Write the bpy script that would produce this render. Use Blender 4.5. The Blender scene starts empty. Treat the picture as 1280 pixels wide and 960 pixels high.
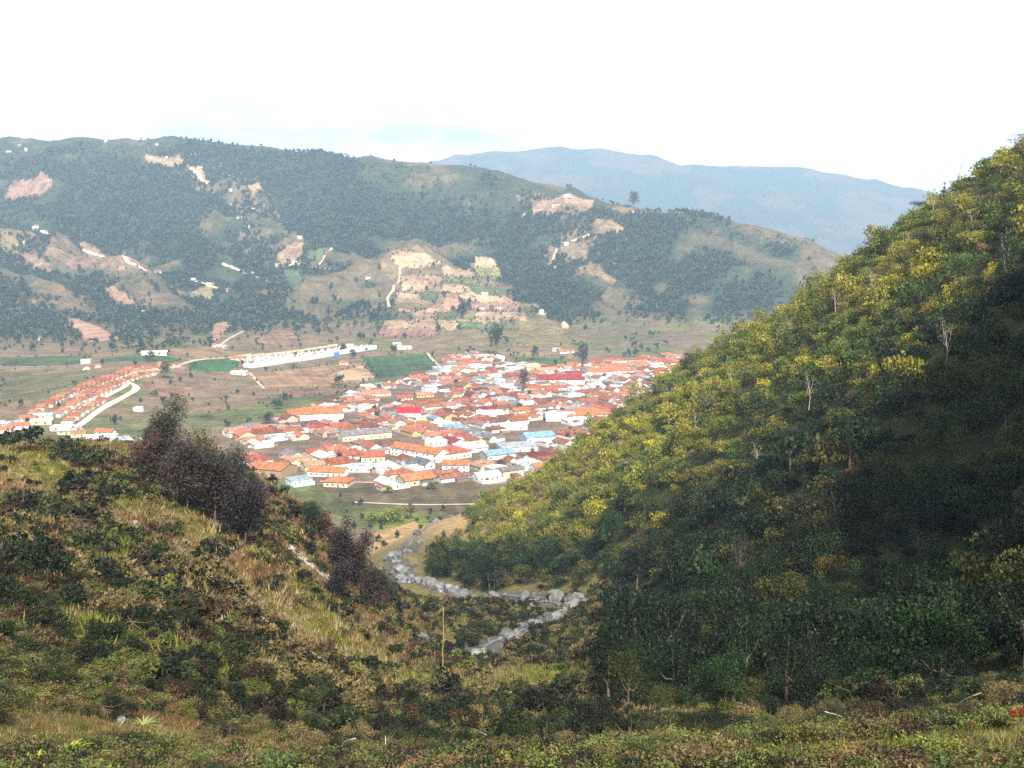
import bpy, bmesh, math, random
import numpy as np
from mathutils import Vector, Matrix, Euler

R = math.radians
HAZE_D = 1.4e-4
random.seed(7)
rng = np.random.default_rng(7)
sc = bpy.context.scene
col = sc.collection

# ------------------------------------------------------------------ camera
F_PX = 1230.0
PITCH = R(7.0)
cam_d = bpy.data.cameras.new("camera")
cam_d.sensor_width = 36.0
cam_d.lens = 36.0 * F_PX / 1280.0
cam_d.clip_start = 0.5
cam_d.clip_end = 30000
cam = bpy.data.objects.new("camera", cam_d)
cam.location = (0, 0, 0)
cam.rotation_euler = (math.pi / 2 - PITCH, 0, 0)
col.objects.link(cam)
sc.camera = cam

# ------------------------------------------------------------------ sky
SUN_EL, SUN_AZ = R(44), R(165)          # azimuth clockwise from +Y (the view direction)
world = bpy.data.worlds.new("World")
sc.world = world
world.use_nodes = True
nt = world.node_tree
for n in list(nt.nodes):
    nt.nodes.remove(n)
wo = nt.nodes.new("ShaderNodeOutputWorld")
bg = nt.nodes.new("ShaderNodeBackground")
bg.inputs["Strength"].default_value = 0.10
sky = nt.nodes.new("ShaderNodeTexSky")
sky.sky_type = 'NISHITA'
sky.sun_disc = False
sky.sun_elevation = SUN_EL
sky.sun_rotation = SUN_AZ
sky.altitude = 1800
sky.dust_density = 2.0
tc = nt.nodes.new("ShaderNodeTexCoord")
mp = nt.nodes.new("ShaderNodeMapping")
mp.inputs["Scale"].default_value = (1.6, 1.6, 6.0)
mp.inputs["Location"].default_value = (0.37, 0.2, 0.1)
nz = nt.nodes.new("ShaderNodeTexNoise")
nz.inputs["Scale"].default_value = 3.4
nz.inputs["Detail"].default_value = 7
nz.inputs["Roughness"].default_value = 0.55
cr = nt.nodes.new("ShaderNodeValToRGB")
cr.color_ramp.elements[0].position = 0.43
cr.color_ramp.elements[1].position = 0.60
cr.color_ramp.elements[0].color = (0.0, 0.0, 0.0, 1)
cr.color_ramp.elements[1].color = (1, 1, 1, 1)
# cloud deck: white cloud everywhere except thin blue-grey gaps near the horizon
sep = nt.nodes.new("ShaderNodeSeparateXYZ")
hi = nt.nodes.new("ShaderNodeMapRange")      # higher up the cloud closes
hi.inputs["From Min"].default_value = 0.125
hi.inputs["From Max"].default_value = 0.185
hi.clamp = True
az = nt.nodes.new("ShaderNodeMapRange")      # and to the right of the view
az.inputs["From Min"].default_value = -0.02
az.inputs["From Max"].default_value = 0.12
az.clamp = True
lf = nt.nodes.new("ShaderNodeMapRange")      # and to the far left
lf.inputs["From Min"].default_value = -0.28
lf.inputs["From Max"].default_value = -0.42
lf.clamp = True
mx1 = nt.nodes.new("ShaderNodeMath"); mx1.operation = 'MAXIMUM'
mx2 = nt.nodes.new("ShaderNodeMath"); mx2.operation = 'MAXIMUM'
ad = nt.nodes.new("ShaderNodeMath"); ad.operation = 'ADD'; ad.use_clamp = True
cm = nt.nodes.new("ShaderNodeMix"); cm.data_type = 'RGBA'
cm.inputs["B"].default_value = (8.8, 8.3, 8.0, 1)
thin = nt.nodes.new("ShaderNodeMix"); thin.data_type = 'RGBA'
thin.inputs["Factor"].default_value = 0.85
thin.inputs["B"].default_value = (4.1, 4.15, 4.15, 1)
L = nt.links.new
L(tc.outputs["Generated"], mp.inputs["Vector"]); L(mp.outputs[0], nz.inputs["Vector"])
L(nz.outputs["Fac"], cr.inputs[0])
L(tc.outputs["Generated"], sep.inputs[0])
L(sep.outputs["Z"], hi.inputs["Value"]); L(sep.outputs["X"], az.inputs["Value"]); L(sep.outputs["X"], lf.inputs["Value"])
L(hi.outputs[0], mx1.inputs[0]); L(az.outputs[0], mx1.inputs[1])
L(mx1.outputs[0], mx2.inputs[0]); L(lf.outputs[0], mx2.inputs[1])
L(mx2.outputs[0], ad.inputs[0]); L(cr.outputs["Color"], ad.inputs[1])
ov = nt.nodes.new("ShaderNodeMapRange")      # overhead the cloud breaks up into clear sky
ov.inputs["From Min"].default_value = 0.46
ov.inputs["From Max"].default_value = 0.31
ov.inputs["To Min"].default_value = 0.06
ov.clamp = True
mo = nt.nodes.new("ShaderNodeMath"); mo.operation = 'MULTIPLY'
L(sep.outputs["Z"], ov.inputs["Value"]); L(ad.outputs[0], mo.inputs[0]); L(ov.outputs[0], mo.inputs[1])
L(mo.outputs[0], cm.inputs["Factor"])
tk = nt.nodes.new("ShaderNodeMath"); tk.operation = 'MULTIPLY'; tk.inputs[1].default_value = .85
L(ov.outputs[0], tk.inputs[0]); L(tk.outputs[0], thin.inputs["Factor"])
L(sky.outputs[0], thin.inputs["A"]); L(thin.outputs["Result"], cm.inputs["A"])
L(cm.outputs["Result"], bg.inputs["Color"]); L(bg.outputs[0], wo.inputs["Surface"])

# ------------------------------------------------------------------ sun
sd = bpy.data.lights.new("sun", 'SUN')
sd.energy = 5.0
sd.angle = R(0.6)
sd.color = (1.0, 0.93, 0.82)
sun = bpy.data.objects.new("sun", sd)
sdir = Vector((math.sin(SUN_AZ) * math.cos(SUN_EL), math.cos(SUN_AZ) * math.cos(SUN_EL), math.sin(SUN_EL)))
sun.rotation_euler = (-sdir).to_track_quat('-Z', 'Y').to_euler()
col.objects.link(sun)

# ------------------------------------------------------------------ exposure and render
sc.view_settings.view_transform = 'Standard'
sc.view_settings.look = 'None'
sc.view_settings.exposure = 1.5
sc.view_settings.gamma = 1
sc.view_settings.use_curve_mapping = False
sc.cycles.max_bounces = 4
sc.cycles.diffuse_bounces = 2
sc.cycles.glossy_bounces = 1
sc.cycles.transmission_bounces = 2
sc.cycles.transparent_max_bounces = 4
sc.cycles.volume_bounces = 0
sc.cycles.use_adaptive_sampling = True
sc.cycles.use_denoising = False
sc.cycles.caustics_reflective = False
sc.cycles.caustics_refractive = False

# ------------------------------------------------------------------ noise and pixel helpers
def _hash(ix, iy, s):
    h = (ix * 374761393 + iy * 668265263 + s * 974634777) & 0xFFFFFFFF
    h = ((h ^ (h >> 13)) * 1274126177) & 0xFFFFFFFF
    return ((h ^ (h >> 16)) & 0xFFFFFF) / float(0xFFFFFF)

def vnoise(x, y, s=0):
    x = np.asarray(x, float); y = np.asarray(y, float)
    xi = np.floor(x).astype(np.int64); yi = np.floor(y).astype(np.int64)
    fx = x - xi; fy = y - yi
    fx = fx * fx * fx * (fx * (fx * 6 - 15) + 10); fy = fy * fy * fy * (fy * (fy * 6 - 15) + 10)
    a = _hash(xi, yi, s); b = _hash(xi + 1, yi, s); c = _hash(xi, yi + 1, s); d = _hash(xi + 1, yi + 1, s)
    return (a + (b - a) * fx) * (1 - fy) + (c + (d - c) * fx) * fy

def fbm(x, y, scale, octs=4, s=0, gain=0.5):
    x = np.asarray(x, float) / scale; y = np.asarray(y, float) / scale
    t = 0; a = 1; n = 0
    for o in range(octs):
        c, sn = math.cos(0.6 * o + .3), math.sin(0.6 * o + .3)
        t = t + a * (vnoise(x * c - y * sn, x * sn + y * c, s + o * 17) * 2 - 1); n += a
        x = x * 2.03; y = y * 2.03; a *= gain
    return t / n

def ridged(x, y, scale, octs=4, s=0):
    x = np.asarray(x, float) / scale; y = np.asarray(y, float) / scale
    t = 0; a = 1; n = 0
    for o in range(octs):
        v = 1 - np.abs(vnoise(x, y, s + o * 13) * 2 - 1)
        t = t + a * v * v; n += a
        x, y = (x * .8 - y * .6) * 2.1, (x * .6 + y * .8) * 2.1; a *= 0.5
    return t / n

CP, SP = math.cos(PITCH), math.sin(PITCH)
def ray(u, v):
    dx = (np.asarray(u, float) - 640) / F_PX; dz = (480 - np.asarray(v, float)) / F_PX
    # forward (0,CP,-SP), up (0,SP,CP)
    return dx, CP + dz * SP, -SP + dz * CP
def P(u, v, y):
    a, b, c = ray(u, v)
    return (a / b * y, y, c / b * y)
def to_px(x, y, z):
    f = y * CP - z * SP; up = y * SP + z * CP
    f = np.where(f > 1e-3, f, 1e-3)
    return 640 + F_PX * x / f, 480 - F_PX * up / f

def smoothstep(a, b, x):
    t = np.clip((np.asarray(x, float) - a) / (b - a), 0, 1)
    return t * t * (3 - 2 * t)

# ------------------------------------------------------------------ near relief: a thin plate through spot heights, the unseen right side raised for shade
FLOOR = -150.0
spots = [P(*p) for p in [
    # crest of the right hill
    (1280, 196, 310), (1190, 254, 332), (1100, 314, 355), (1000, 392, 380), (900, 446, 410), (840, 476, 432),
    (760, 535, 455), (690, 595, 475), (640, 634, 490), (600, 660, 500),
    # its face
    (1280, 430, 170), (1280, 600, 130), (1280, 720, 100), (1280, 800, 72), (1280, 850, 50),
    (1150, 420, 225), (1100, 560, 175), (1100, 700, 130), (1100, 800, 95),
    (1000, 500, 260), (950, 600, 225), (950, 720, 165), (950, 820, 110), (900, 880, 70),
    (860, 560, 300), (820, 650, 265), (800, 720, 225), (800, 790, 170),
    (740, 620, 370), (720, 680, 310), (700, 715, 285),
    (640, 680, 400), (620, 705, 345), (575, 700, 360), (560, 722, 330),
    # creek
    (535, 850, 190), (600, 806, 212), (690, 775, 236), (738, 756, 252), (660, 748, 268), (590, 745, 280),
    (530, 728, 305), (492, 695, 352), (515, 672, 415), (560, 652, 480),
    (600, 775, 240),
    # left hill crest
    (-60, 545, 175), (0, 548, 172), (100, 553, 165), (180, 565, 160), (290, 592, 166), (330, 615, 174), (400, 655, 190),
    (450, 695, 203), (490, 742, 212), (520, 800, 206),
    # left hill face
    (0, 620, 115), (0, 700, 75), (0, 800, 46), (0, 880, 33), (0, 960, 24), (-150, 700, 75), (-150, 880, 32),
    (150, 620, 120), (200, 700, 92), (200, 800, 60), (200, 880, 40), (200, 960, 27),
    (320, 680, 125), (350, 760, 108), (340, 850, 68), (350, 960, 32),
    (440, 760, 150), (460, 820, 135), (440, 880, 80), (450, 930, 50), (500, 900, 85),
    # gully between the spurs and the near ledge
    (580, 870, 120), (640, 850, 135), (700, 820, 170), (620, 905, 62), (760, 895, 78), (820, 900, 64),
    (560, 960, 24), (700, 960, 21), (700, 940, 29), (900, 970, 20), (900, 932, 28), (1050, 930, 27),
    (1100, 960, 19), (1280, 960, 17), (1280, 905, 25), (1200, 902, 30), (1000, 905, 46), (1150, 875, 48),
]]
spots += [(0, 0, -1.7), (0, 9, -6.3), (0, 15, -9.4), (-9, 14, -9.0), (9, 14, -8.4), (25, 0, 3), (-30, 0, -5), (0, -40, 14), (70, -40, 45), (-80, -30, -4), (-60, 10, -12), (45, 22, 2),
          (60, 50, 18), (62, 18, 44), (85, 20, 82), (110, 50, 110), (160, 80, 135), (122, 112, 76), (170, 150, 102), (230, 120, 160), (120, 10, 115), (150, 0, 135), (200, 220, 80), (300, 250, 120), (300, 80, 160), (250, 330, 50),  # unseen heights on the right, raised to shade the lower right slope
          # behind the right crest
          (170, 470, -45), (120, 520, -90), (60, 540, -135), (260, 450, -60), (20, 560, -150),
          # behind the left crest
          (-90, 240, -75), (-150, 230, -65), (-60, 260, -88), (-120, 330, -125), (-60, 340, -122), (-200, 300, -110), (-300, 250, -90),
          (-120, 120, -14), (-200, 150, -20), (-300, 100, -5), (-100, 430, -150), (0, 600, -152), (-250, 430, -160), (150, 600, -158), (300, 560, -150), (-400, 350, -160), (420, 400, -60)]
SPT = np.array(spots)
def _tps_fit(pts, lam):
    X = pts[:, :2] / 100.0; n = len(X)
    d = np.linalg.norm(X[:, None] - X[None], axis=2)
    K = np.where(d > 0, d * d * np.log(np.maximum(d, 1e-9)), 0)
    A = np.zeros((n + 3, n + 3)); A[:n, :n] = K + lam * np.eye(n)
    A[:n, n] = 1; A[:n, n + 1:] = X; A[n, :n] = 1; A[n + 1:, :n] = X.T
    return np.linalg.solve(A, np.concatenate([pts[:, 2], [0, 0, 0]]))
TPW = _tps_fit(SPT, 0.004)
def tps(x, y):
    x = np.asarray(x, float); y = np.asarray(y, float); sh = x.shape
    x = x.ravel() / 100; y = y.ravel() / 100; out = np.empty(len(x))
    C = SPT[:, :2] / 100
    for i in range(0, len(x), 40000):
        a, b = x[i:i + 40000], y[i:i + 40000]
        d2 = (a[:, None] - C[:, 0]) ** 2 + (b[:, None] - C[:, 1]) ** 2
        K = 0.5 * d2 * np.log(np.maximum(d2, 1e-18))
        out[i:i + 40000] = K @ TPW[:-3] + TPW[-3] + TPW[-2] * a + TPW[-1] * b
    return out.reshape(sh)

def seg_dist(x, y, poly):
    """distance to a 2-D polyline and the parameter along it"""
    best = np.full(np.shape(x), 1e9); par = np.zeros(np.shape(x))
    for i in range(len(poly) - 1):
        ax, ay = poly[i][:2]; bx, by = poly[i + 1][:2]
        dx, dy = bx - ax, by - ay
        t = np.clip(((x - ax) * dx + (y - ay) * dy) / (dx * dx + dy * dy + 1e-9), 0, 1)
        d = np.hypot(x - ax - t * dx, y - ay - t * dy)
        m = d < best
        best = np.where(m, d, best); par = np.where(m, i + t, par)
    return best, par

# ------------------------------------------------------------------ far relief: crest and spurs of the valley side, the mountain behind
def PL(pts):
    return [P(*p) for p in pts]
ridges = [   # (polyline, side slope, power)
    (PL([(-500, 190, 3500), (-200, 180, 3350), (0, 174, 3300), (130, 173, 3250), (240, 175, 3200), (340, 183, 3150), (470, 196, 3050), (600, 211, 2950), (690, 231, 2850), (750, 247, 2700), (800, 259, 2600), (850, 265, 2550), (950, 283, 2500), (1010, 300, 2480), (1060, 322, 2450), (1130, 370, 2400), (1250, 440, 2350)]), .53),
    (PL([(-300, 215, 2750), (-60, 255, 2500), (0, 270, 2450), (60, 294, 2350), (130, 320, 2250), (190, 342, 2150), (240, 374, 2000), (275, 405, 1880)]), .36),
    (PL([(240, 185, 3100), (290, 225, 2900), (330, 262, 2700), (390, 300, 2450), (440, 332, 2300), (480, 360, 2130), (510, 390, 1980), (525, 415, 1860)]), .40),
    (PL([(100, 190, 3150), (70, 230, 2850), (40, 262, 2600)]), .42),
    (PL([(205, 200, 3100), (225, 255, 2800), (275, 320, 2400), (330, 365, 2150), (365, 400, 1950)]), .40),
    (PL([(470, 215, 3000), (560, 258, 2750), (605, 290, 2600), (640, 335, 2380), (670, 380, 2120), (700, 415, 1930)]), .42),
    (PL([(500, 316, 2330), (560, 340, 2230), (590, 375, 2050), (600, 410, 1860)]), .22),
    (PL([(600, 325, 2320), (625, 350, 2200), (640, 395, 1990)]), .24),
    (PL([(690, 240, 2800), (725, 258, 2680), (775, 290, 2480), (735, 312, 2380), (690, 335, 2250), (740, 365, 2150), (775, 400, 2000), (790, 435, 1830)]), .46),
    (PL([(150, 186, 3150), (150, 225, 2900), (175, 275, 2600), (215, 315, 2400)]), .38),
    (PL([(390, 192, 3080), (420, 235, 2850), (470, 275, 2620), (520, 305, 2450)]), .40),
    (PL([(900, 275, 2500), (1000, 330, 2380), (1060, 380, 2250)]), .45),
    (PL([(790, 265, 2600), (835, 310, 2400), (860, 360, 2200), (872, 405, 2000), (872, 438, 1840)]), .50),
    (PL([(870, 272, 2520), (915, 325, 2350), (950, 370, 2200), (980, 410, 2050), (1000, 435, 1900)]), .50),
    (PL([(0, 330, 2150), (60, 350, 2060), (110, 385, 1950), (160, 415, 1830)]), .30),
    (PL([(-80, 340, 2000), (-20, 380, 1900), (40, 410, 1820), (70, 432, 1740)]), .30),
]
far_ridge = PL([(150, 290, 9659), (350, 250, 9659), (520, 205, 9519), (620, 185, 9379), (760, 182, 9239), (850, 202, 9100), (930, 203, 9100), (1000, 210, 9029), (1080, 220, 8959), (1165, 236, 8889), (1300, 280, 8819), (1500, 330, 8819)])

def valley_floor(x, y):
    z = FLOOR + 2.2 * fbm(x, y, 260, 3, 5) * smoothstep(560, 900, y)
    d, t = seg_dist(x, y, [P(55, 520, 985)[:2], P(225, 455, 1430)[:2]])
    z = z + 15 * np.exp(-(d / 75.0) ** 2)
    # ground climbs gently to the left and towards the foot of the mountain
    z = z + 26 * smoothstep(-150, -700, x) * smoothstep(900, 1500, y) + 14 * smoothstep(1450, 1800, y)
    return z

def mountain(x, y):
    wx = x + 70 * fbm(x, y, 420, 3, 31); wy = y + 70 * fbm(x, y, 420, 3, 57)
    best = None
    for pl, k in ridges:
        pz = np.array([p[2] for p in pl])
        d, t = seg_dist(wx * .45 + x * .55, wy * .45 + y * .55, pl)
        zc = np.interp(t, np.arange(len(pz)), pz)
        k = k * (1.0 if pl is ridges[0][0] else 1.4)
        h = zc - k * np.sqrt(d * d + 28 * 28) + k * 28
        best = h if best is None else np.maximum(best, h) + 9 * np.exp(-np.abs(best - h) / 12.0)
    rel = np.clip((best - FLOOR) / 300.0, 0, 1)
    rel = rel * (.25 + .75 * smoothstep(0, 260, seg_dist(x, y, ridges[0][0])[0]))
    best = best + rel * (118 * (ridged(x, y, 300, 5, 3) - .60) + 12 * fbm(x, y, 70, 4, 9))
    pz = np.array([p[2] for p in far_ridge])
    d, t = seg_dist(x, y, far_ridge)
    h2 = np.interp(t, np.arange(len(pz)), pz) - .42 * d
    h2 = h2 + 60 * (ridged(x, y, 900, 5, 77) - .6)
    return np.maximum(best, h2)

def H_far(x, y):
    f = valley_floor(x, y); m = mountain(x, y)
    return np.maximum(f, m) + 6 * np.exp(-np.abs(f - m) / 8.0) * smoothstep(900, 1500, y)

def H_near(x, y):
    z = tps(x, y)
    r = np.hypot(x, y)
    a = smoothstep(15, 120, r)
    z = z + (0.25 + 1.6 * a) * fbm(x, y, 26, 4, 11) + a * 1.3 * (ridged(x, y, 55, 3, 21) - .5)
    return z
_G = {}
def _grid(f, x0, x1, y0, y1, st):
    xs = np.arange(x0, x1 + st, st); ys = np.arange(y0, y1 + st, st)
    gx, gy = np.meshgrid(xs, ys)
    return (f(gx, gy), x0, y0, st)
def _look(g, x, y):
    z, x0, y0, st = g
    fx = np.clip((x - x0) / st, 0, z.shape[1] - 1.001); fy = np.clip((y - y0) / st, 0, z.shape[0] - 1.001)
    i = fx.astype(int); j = fy.astype(int); a = fx - i; b = fy - j
    return (z[j, i] * (1 - a) + z[j, i + 1] * a) * (1 - b) + (z[j + 1, i] * (1 - a) + z[j + 1, i + 1] * a) * b
_G["far"] = _grid(H_far, -2400, 2400, 500, 3700, 10.0)
_G["near"] = _grid(H_near, -462, 462, -60, 642, 1.5)
def Hq(x, y):
    """quick ground height from the survey grids"""
    x = np.asarray(x, float); y = np.asarray(y, float)
    zf = np.where(y < 505, FLOOR, _look(_G["far"], x, y))
    m = smoothstep(640, 590, y) * smoothstep(460, 420, np.abs(x))
    zn = np.where((y < 640) & (np.abs(x) < 460), _look(_G["near"], x, y) * m + (FLOOR - 12) * (1 - m), -1e4)
    return np.maximum(zf, zn)
def hit(u, v, y0=8.0, y1=3650.0):
    """where the sight lines (u, v) of the survey meet the ground (arrays)"""
    u = np.atleast_1d(np.asarray(u, float)); v = np.atleast_1d(np.asarray(v, float))
    a, b, c = ray(u, v)
    ys = np.concatenate([np.geomspace(y0, 560, 150), np.geomspace(566, y1, 300)])
    lo = np.full(u.shape, y0); hi_ = np.full(u.shape, np.nan)
    done = np.zeros(u.shape, bool); prev = np.full(u.shape, y0)
    for yy in ys:
        z = c / b * yy; x = a / b * yy
        g = Hq(x, np.full_like(x, yy)) > z
        new = g & ~done
        lo[new] = prev[new]; hi_[new] = yy; done |= g; prev[:] = yy
        if done.all(): break
    ok = done
    for _ in range(14):
        mid = (lo + hi_) / 2
        mm = np.where(ok, mid, 100.0)
        g = Hq(a / b * mm, mm) > c / b * mm
        hi_ = np.where(ok & g, mid, hi_); lo = np.where(ok & ~g, mid, lo)
    y = np.where(ok, hi_, np.nan)
    return np.stack([a / b * y, y, c / b * y], -1), ok
def hit1(u, v, **k):
    p, ok = hit([u], [v], **k)
    return tuple(float(q) for q in p[0]) if ok[0] else None

# ------------------------------------------------------------------ object helpers
def tag(o, label=None, cat=None, group=None, kind=None):
    if label: o["label"] = label
    if cat: o["category"] = cat
    if group: o["group"] = group
    if kind: o["kind"] = kind
    return o
def link(o, parent=None):
    col.objects.link(o)
    if parent: o.parent = parent
    return o
def empty(name, loc, rz=0, s=1):
    o = bpy.data.objects.new(name, None)
    o.location = loc; o.rotation_euler = (0, 0, rz)
    o.scale = (s, s, s) if not hasattr(s, '__len__') else s
    o.empty_display_size = .5
    return link(o)
def mesh_np(name, verts, faces, mat, smooth=False, colors=None, attr="tint"):
    """verts (n,3); faces (m,k) of equal size; colors (n,3) per vertex"""
    me = bpy.data.meshes.new(name)
    verts = np.asarray(verts, np.float32); faces = np.asarray(faces, np.int32)
    k = faces.shape[1]
    me.vertices.add(len(verts)); me.vertices.foreach_set("co", verts.ravel())
    me.loops.add(faces.size); me.loops.foreach_set("vertex_index", faces.ravel())
    me.polygons.add(len(faces))
    me.polygons.foreach_set("loop_start", np.arange(0, faces.size, k, dtype=np.int32))
    me.polygons.foreach_set("loop_total", np.full(len(faces), k, np.int32))
    if smooth: me.polygons.foreach_set("use_smooth", np.ones(len(faces), bool))
    me.update(calc_edges=True)
    if colors is not None:
        ca = me.color_attributes.new(attr, 'FLOAT_COLOR', 'POINT')
        c4 = np.ones((len(verts), 4), np.float32); c4[:, :3] = colors
        ca.data.foreach_set("color", c4.ravel())
    if mat: me.materials.append(mat)
    return me
def obj(name, me, parent=None):
    return link(bpy.data.objects.new(name, me), parent)

# ------------------------------------------------------------------ materials
def new_mat(name):
    m = bpy.data.materials.new(name); m.use_nodes = True
    t = m.node_tree; b = t.nodes["Principled BSDF"]
    b.inputs["Specular IOR Level"].default_value = 0.15
    b.inputs["Roughness"].default_value = 0.9
    return m, t, b
def nd(t, typ, **kw):
    n = t.nodes.new(typ)
    for k, v in kw.items():
        if k in n.inputs: n.inputs[k].default_value = v
        else: setattr(n, k, v)
    return n
def mixc(t, a, b, fac, blend='MIX'):
    n = t.nodes.new("ShaderNodeMix"); n.data_type = 'RGBA'; n.blend_type = blend
    for s, v in (("A", a), ("B", b), ("Factor", fac)):
        if hasattr(v, 'is_output'): t.links.new(v, n.inputs[s])
        else: n.inputs[s].default_value = v
    return n.outputs["Result"]
def noise_fac(t, scale, detail=4, coord="Object", lo=.35, hi=.65, rough=.6, stretch=None):
    tcn = nd(t, "ShaderNodeTexCoord")
    src = tcn.outputs[coord]
    if stretch:
        mpn = nd(t, "ShaderNodeMapping"); mpn.inputs["Scale"].default_value = stretch
        t.links.new(src, mpn.inputs[0]); src = mpn.outputs[0]
    n = nd(t, "ShaderNodeTexNoise", Scale=scale, Detail=detail, Roughness=rough)
    t.links.new(src, n.inputs["Vector"])
    mr = nd(t, "ShaderNodeMapRange"); mr.inputs["From Min"].default_value = lo; mr.inputs["From Max"].default_value = hi
    t.links.new(n.outputs["Fac"], mr.inputs["Value"])
    return mr.outputs[0]
def bump(t, b, fac, strength, dist):
    bn = nd(t, "ShaderNodeBump", Strength=strength, Distance=dist)
    t.links.new(fac, bn.inputs["Height"]); t.links.new(bn.outputs[0], b.inputs["Normal"])

def ground_mat(name, fine, bumpd):
    m, t, b = new_mat(name)
    at = nd(t, "ShaderNodeAttribute", attribute_name="tint")
    n1 = noise_fac(t, fine, 8, lo=.3, hi=.7, rough=.7)
    n2 = noise_fac(t, fine * 6.5, 4, lo=.3, hi=.7, rough=.7)
    c = mixc(t, (.45, .48, .42, 1), (1.5, 1.42, 1.3, 1), n1)
    c = mixc(t, at.outputs["Color"], c, 1.0, 'MULTIPLY')
    d = mixc(t, (.6, .62, .6, 1), (1.35, 1.3, 1.25, 1), n2)
    c = mixc(t, c, d, 1.0, 'MULTIPLY')
    t.links.new(c, b.inputs["Base Color"])
    bump(t, b, n1, .7, bumpd)
    return m
M = {}
M["near"] = ground_mat("near_ground", .55, .5)
M["far"] = ground_mat("far_ground", .035, 6.0)

def tinted(name, base=(1, 1, 1), n_scale=None, lo=(.75, .75, .75), hi=(1.15, 1.15, 1.15), rough=.9, use_attr=False, transl=0, use_obj=True, spec=.15):
    m, t, b = new_mat(name)
    b.inputs["Roughness"].default_value = rough
    b.inputs["Specular IOR Level"].default_value = spec
    c = None
    if use_obj:
        oi = nd(t, "ShaderNodeObjectInfo"); c = oi.outputs["Color"]
    if use_attr:
        at = nd(t, "ShaderNodeAttribute", attribute_name="tint")
        c = at.outputs["Color"] if c is None else mixc(t, c, at.outputs["Color"], 1.0, 'MULTIPLY')
    if c is None: c = mixc(t, (*base, 1), (*base, 1), 0.0)
    elif base != (1, 1, 1): c = mixc(t, c, (*base, 1), 1.0, 'MULTIPLY')
    if n_scale:
        f = noise_fac(t, n_scale, 5)
        c = mixc(t, c, mixc(t, (*lo, 1), (*hi, 1), f), 1.0, 'MULTIPLY')
    t.links.new(c, b.inputs["Base Color"])
    if transl:
        tr = nd(t, "ShaderNodeBsdfTranslucent"); t.links.new(c, tr.inputs["Color"])
        ms = nd(t, "ShaderNodeMixShader"); ms.inputs[0].default_value = transl
        t.links.new(b.outputs[0], ms.inputs[1]); t.links.new(tr.outputs[0], ms.inputs[2])
        t.links.new(ms.outputs[0], t.nodes["Material Output"].inputs["Surface"])
    return m
M["leaf"] = tinted("leaf", use_attr=True, transl=.30, rough=.6, spec=.25)
M["bark"] = tinted("bark", n_scale=3, use_obj=True)
M["roof"] = tinted("clay_roof", n_scale=.35, lo=(.55, .6, .62), hi=(1.35, 1.25, 1.2), rough=.85)
M["wall"] = tinted("plaster_wall", n_scale=.5, lo=(.86, .85, .83), hi=(1.06, 1.05, 1.04), rough=.9)
M["pane"] = tinted("window_pane", base=(.03, .035, .045), use_obj=False, rough=.2, spec=.5)
M["door"] = tinted("door_paint", n_scale=2, rough=.6)
M["rock"] = tinted("rock", n_scale=.9, lo=(.5, .5, .52), hi=(1.35, 1.32, 1.28), use_attr=False)
M["dirt"] = tinted("dirt_road", n_scale=.08, lo=(.75, .73, .7), hi=(1.15, 1.12, 1.1))
M["gravel"] = tinted("gravel", n_scale=1.4, lo=(.5, .5, .5), hi=(1.4, 1.4, 1.4))
M["grass"] = tinted("grass", use_attr=True, transl=.25, rough=.7)

# ------------------------------------------------------------------ point in polygon
def inpoly(x, y, poly):
    r = np.zeros(np.shape(x), bool); n = len(poly); j = n - 1
    for i in range(n):
        xi, yi = poly[i]; xj, yj = poly[j]
        c = ((yi > y) != (yj > y)) & (x < (xj - xi) * (y - yi) / (yj - yi + 1e-12) + xi)
        r ^= c; j = i
    return r

# ------------------------------------------------------------------ far terrain
C_WOOD = np.array((.024, .038, .027)); C_SCRUB = np.array((.044, .057, .035)); C_BROWN = np.array((.155, .108, .072))
C_TAN = np.array((.36, .25, .155)); C_GREEN = np.array((.05, .10, .04)); C_OLIVE = np.array((.13, .125, .055))
woods_px = [
    [(225, 174), (470, 194), (690, 230), (655, 262), (610, 290), (640, 350), (600, 322), (520, 296), (440, 305), (340, 238), (250, 198)],
    [(615, 290), (690, 272), (700, 300), (640, 330), (690, 345), (760, 390), (720, 412), (650, 370)],
    [(780, 272), (860, 268), (1055, 325), (960, 430), (870, 440), (800, 380), (742, 300)],
    [(30, 205), (170, 195), (230, 240), (290, 330), (220, 335), (60, 282), (0, 262)],
    [(0, 355), (60, 380), (80, 430), (0, 440)], [(200, 395), (360, 388), (330, 425), (230, 432)], [(90, 335), (150, 352), (180, 400), (120, 385)], [(0, 175), (110, 172), (150, 190), (40, 200), (0, 215)], [(430, 395), (480, 400), (470, 430), (400, 432)],
    [(330, 350), (345, 400), (300, 400)],
]
washes = [   # broad ground tones, ragged
    ([(488, 316), (540, 310), (620, 318), (655, 360), (710, 412), (700, 434), (560, 434), (466, 426), (490, 380)], (.19, .14, .085)),
    ([(655, 252), (690, 244), (750, 246), (785, 290), (740, 334), (690, 336), (676, 320), (712, 300), (700, 275)], (.17, .125, .085)),
    ([(30, 284), (130, 314), (200, 342), (240, 372), (200, 392), (130, 396), (60, 360), (0, 335), (0, 282)], (.15, .11, .072)),
    ([(290, 228), (340, 240), (420, 305), (500, 350), (500, 400), (420, 424), (330, 405), (320, 330), (300, 290)], (.135, .105, .07)),
    ([(760, 262), (830, 258), (845, 268), (800, 280)], (.18, .13, .09)),
    ([(0, 345), (60, 365), (130, 390), (150, 425), (60, 436), (0, 430)], (.14, .10, .065)),
    ([(750, 345), (820, 385), (860, 430), (740, 430), (700, 400)], (.12, .095, .06)),
    ([(175, 190), (260, 186), (330, 225), (300, 260), (240, 240)], (.14, .115, .08)),
]
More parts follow.
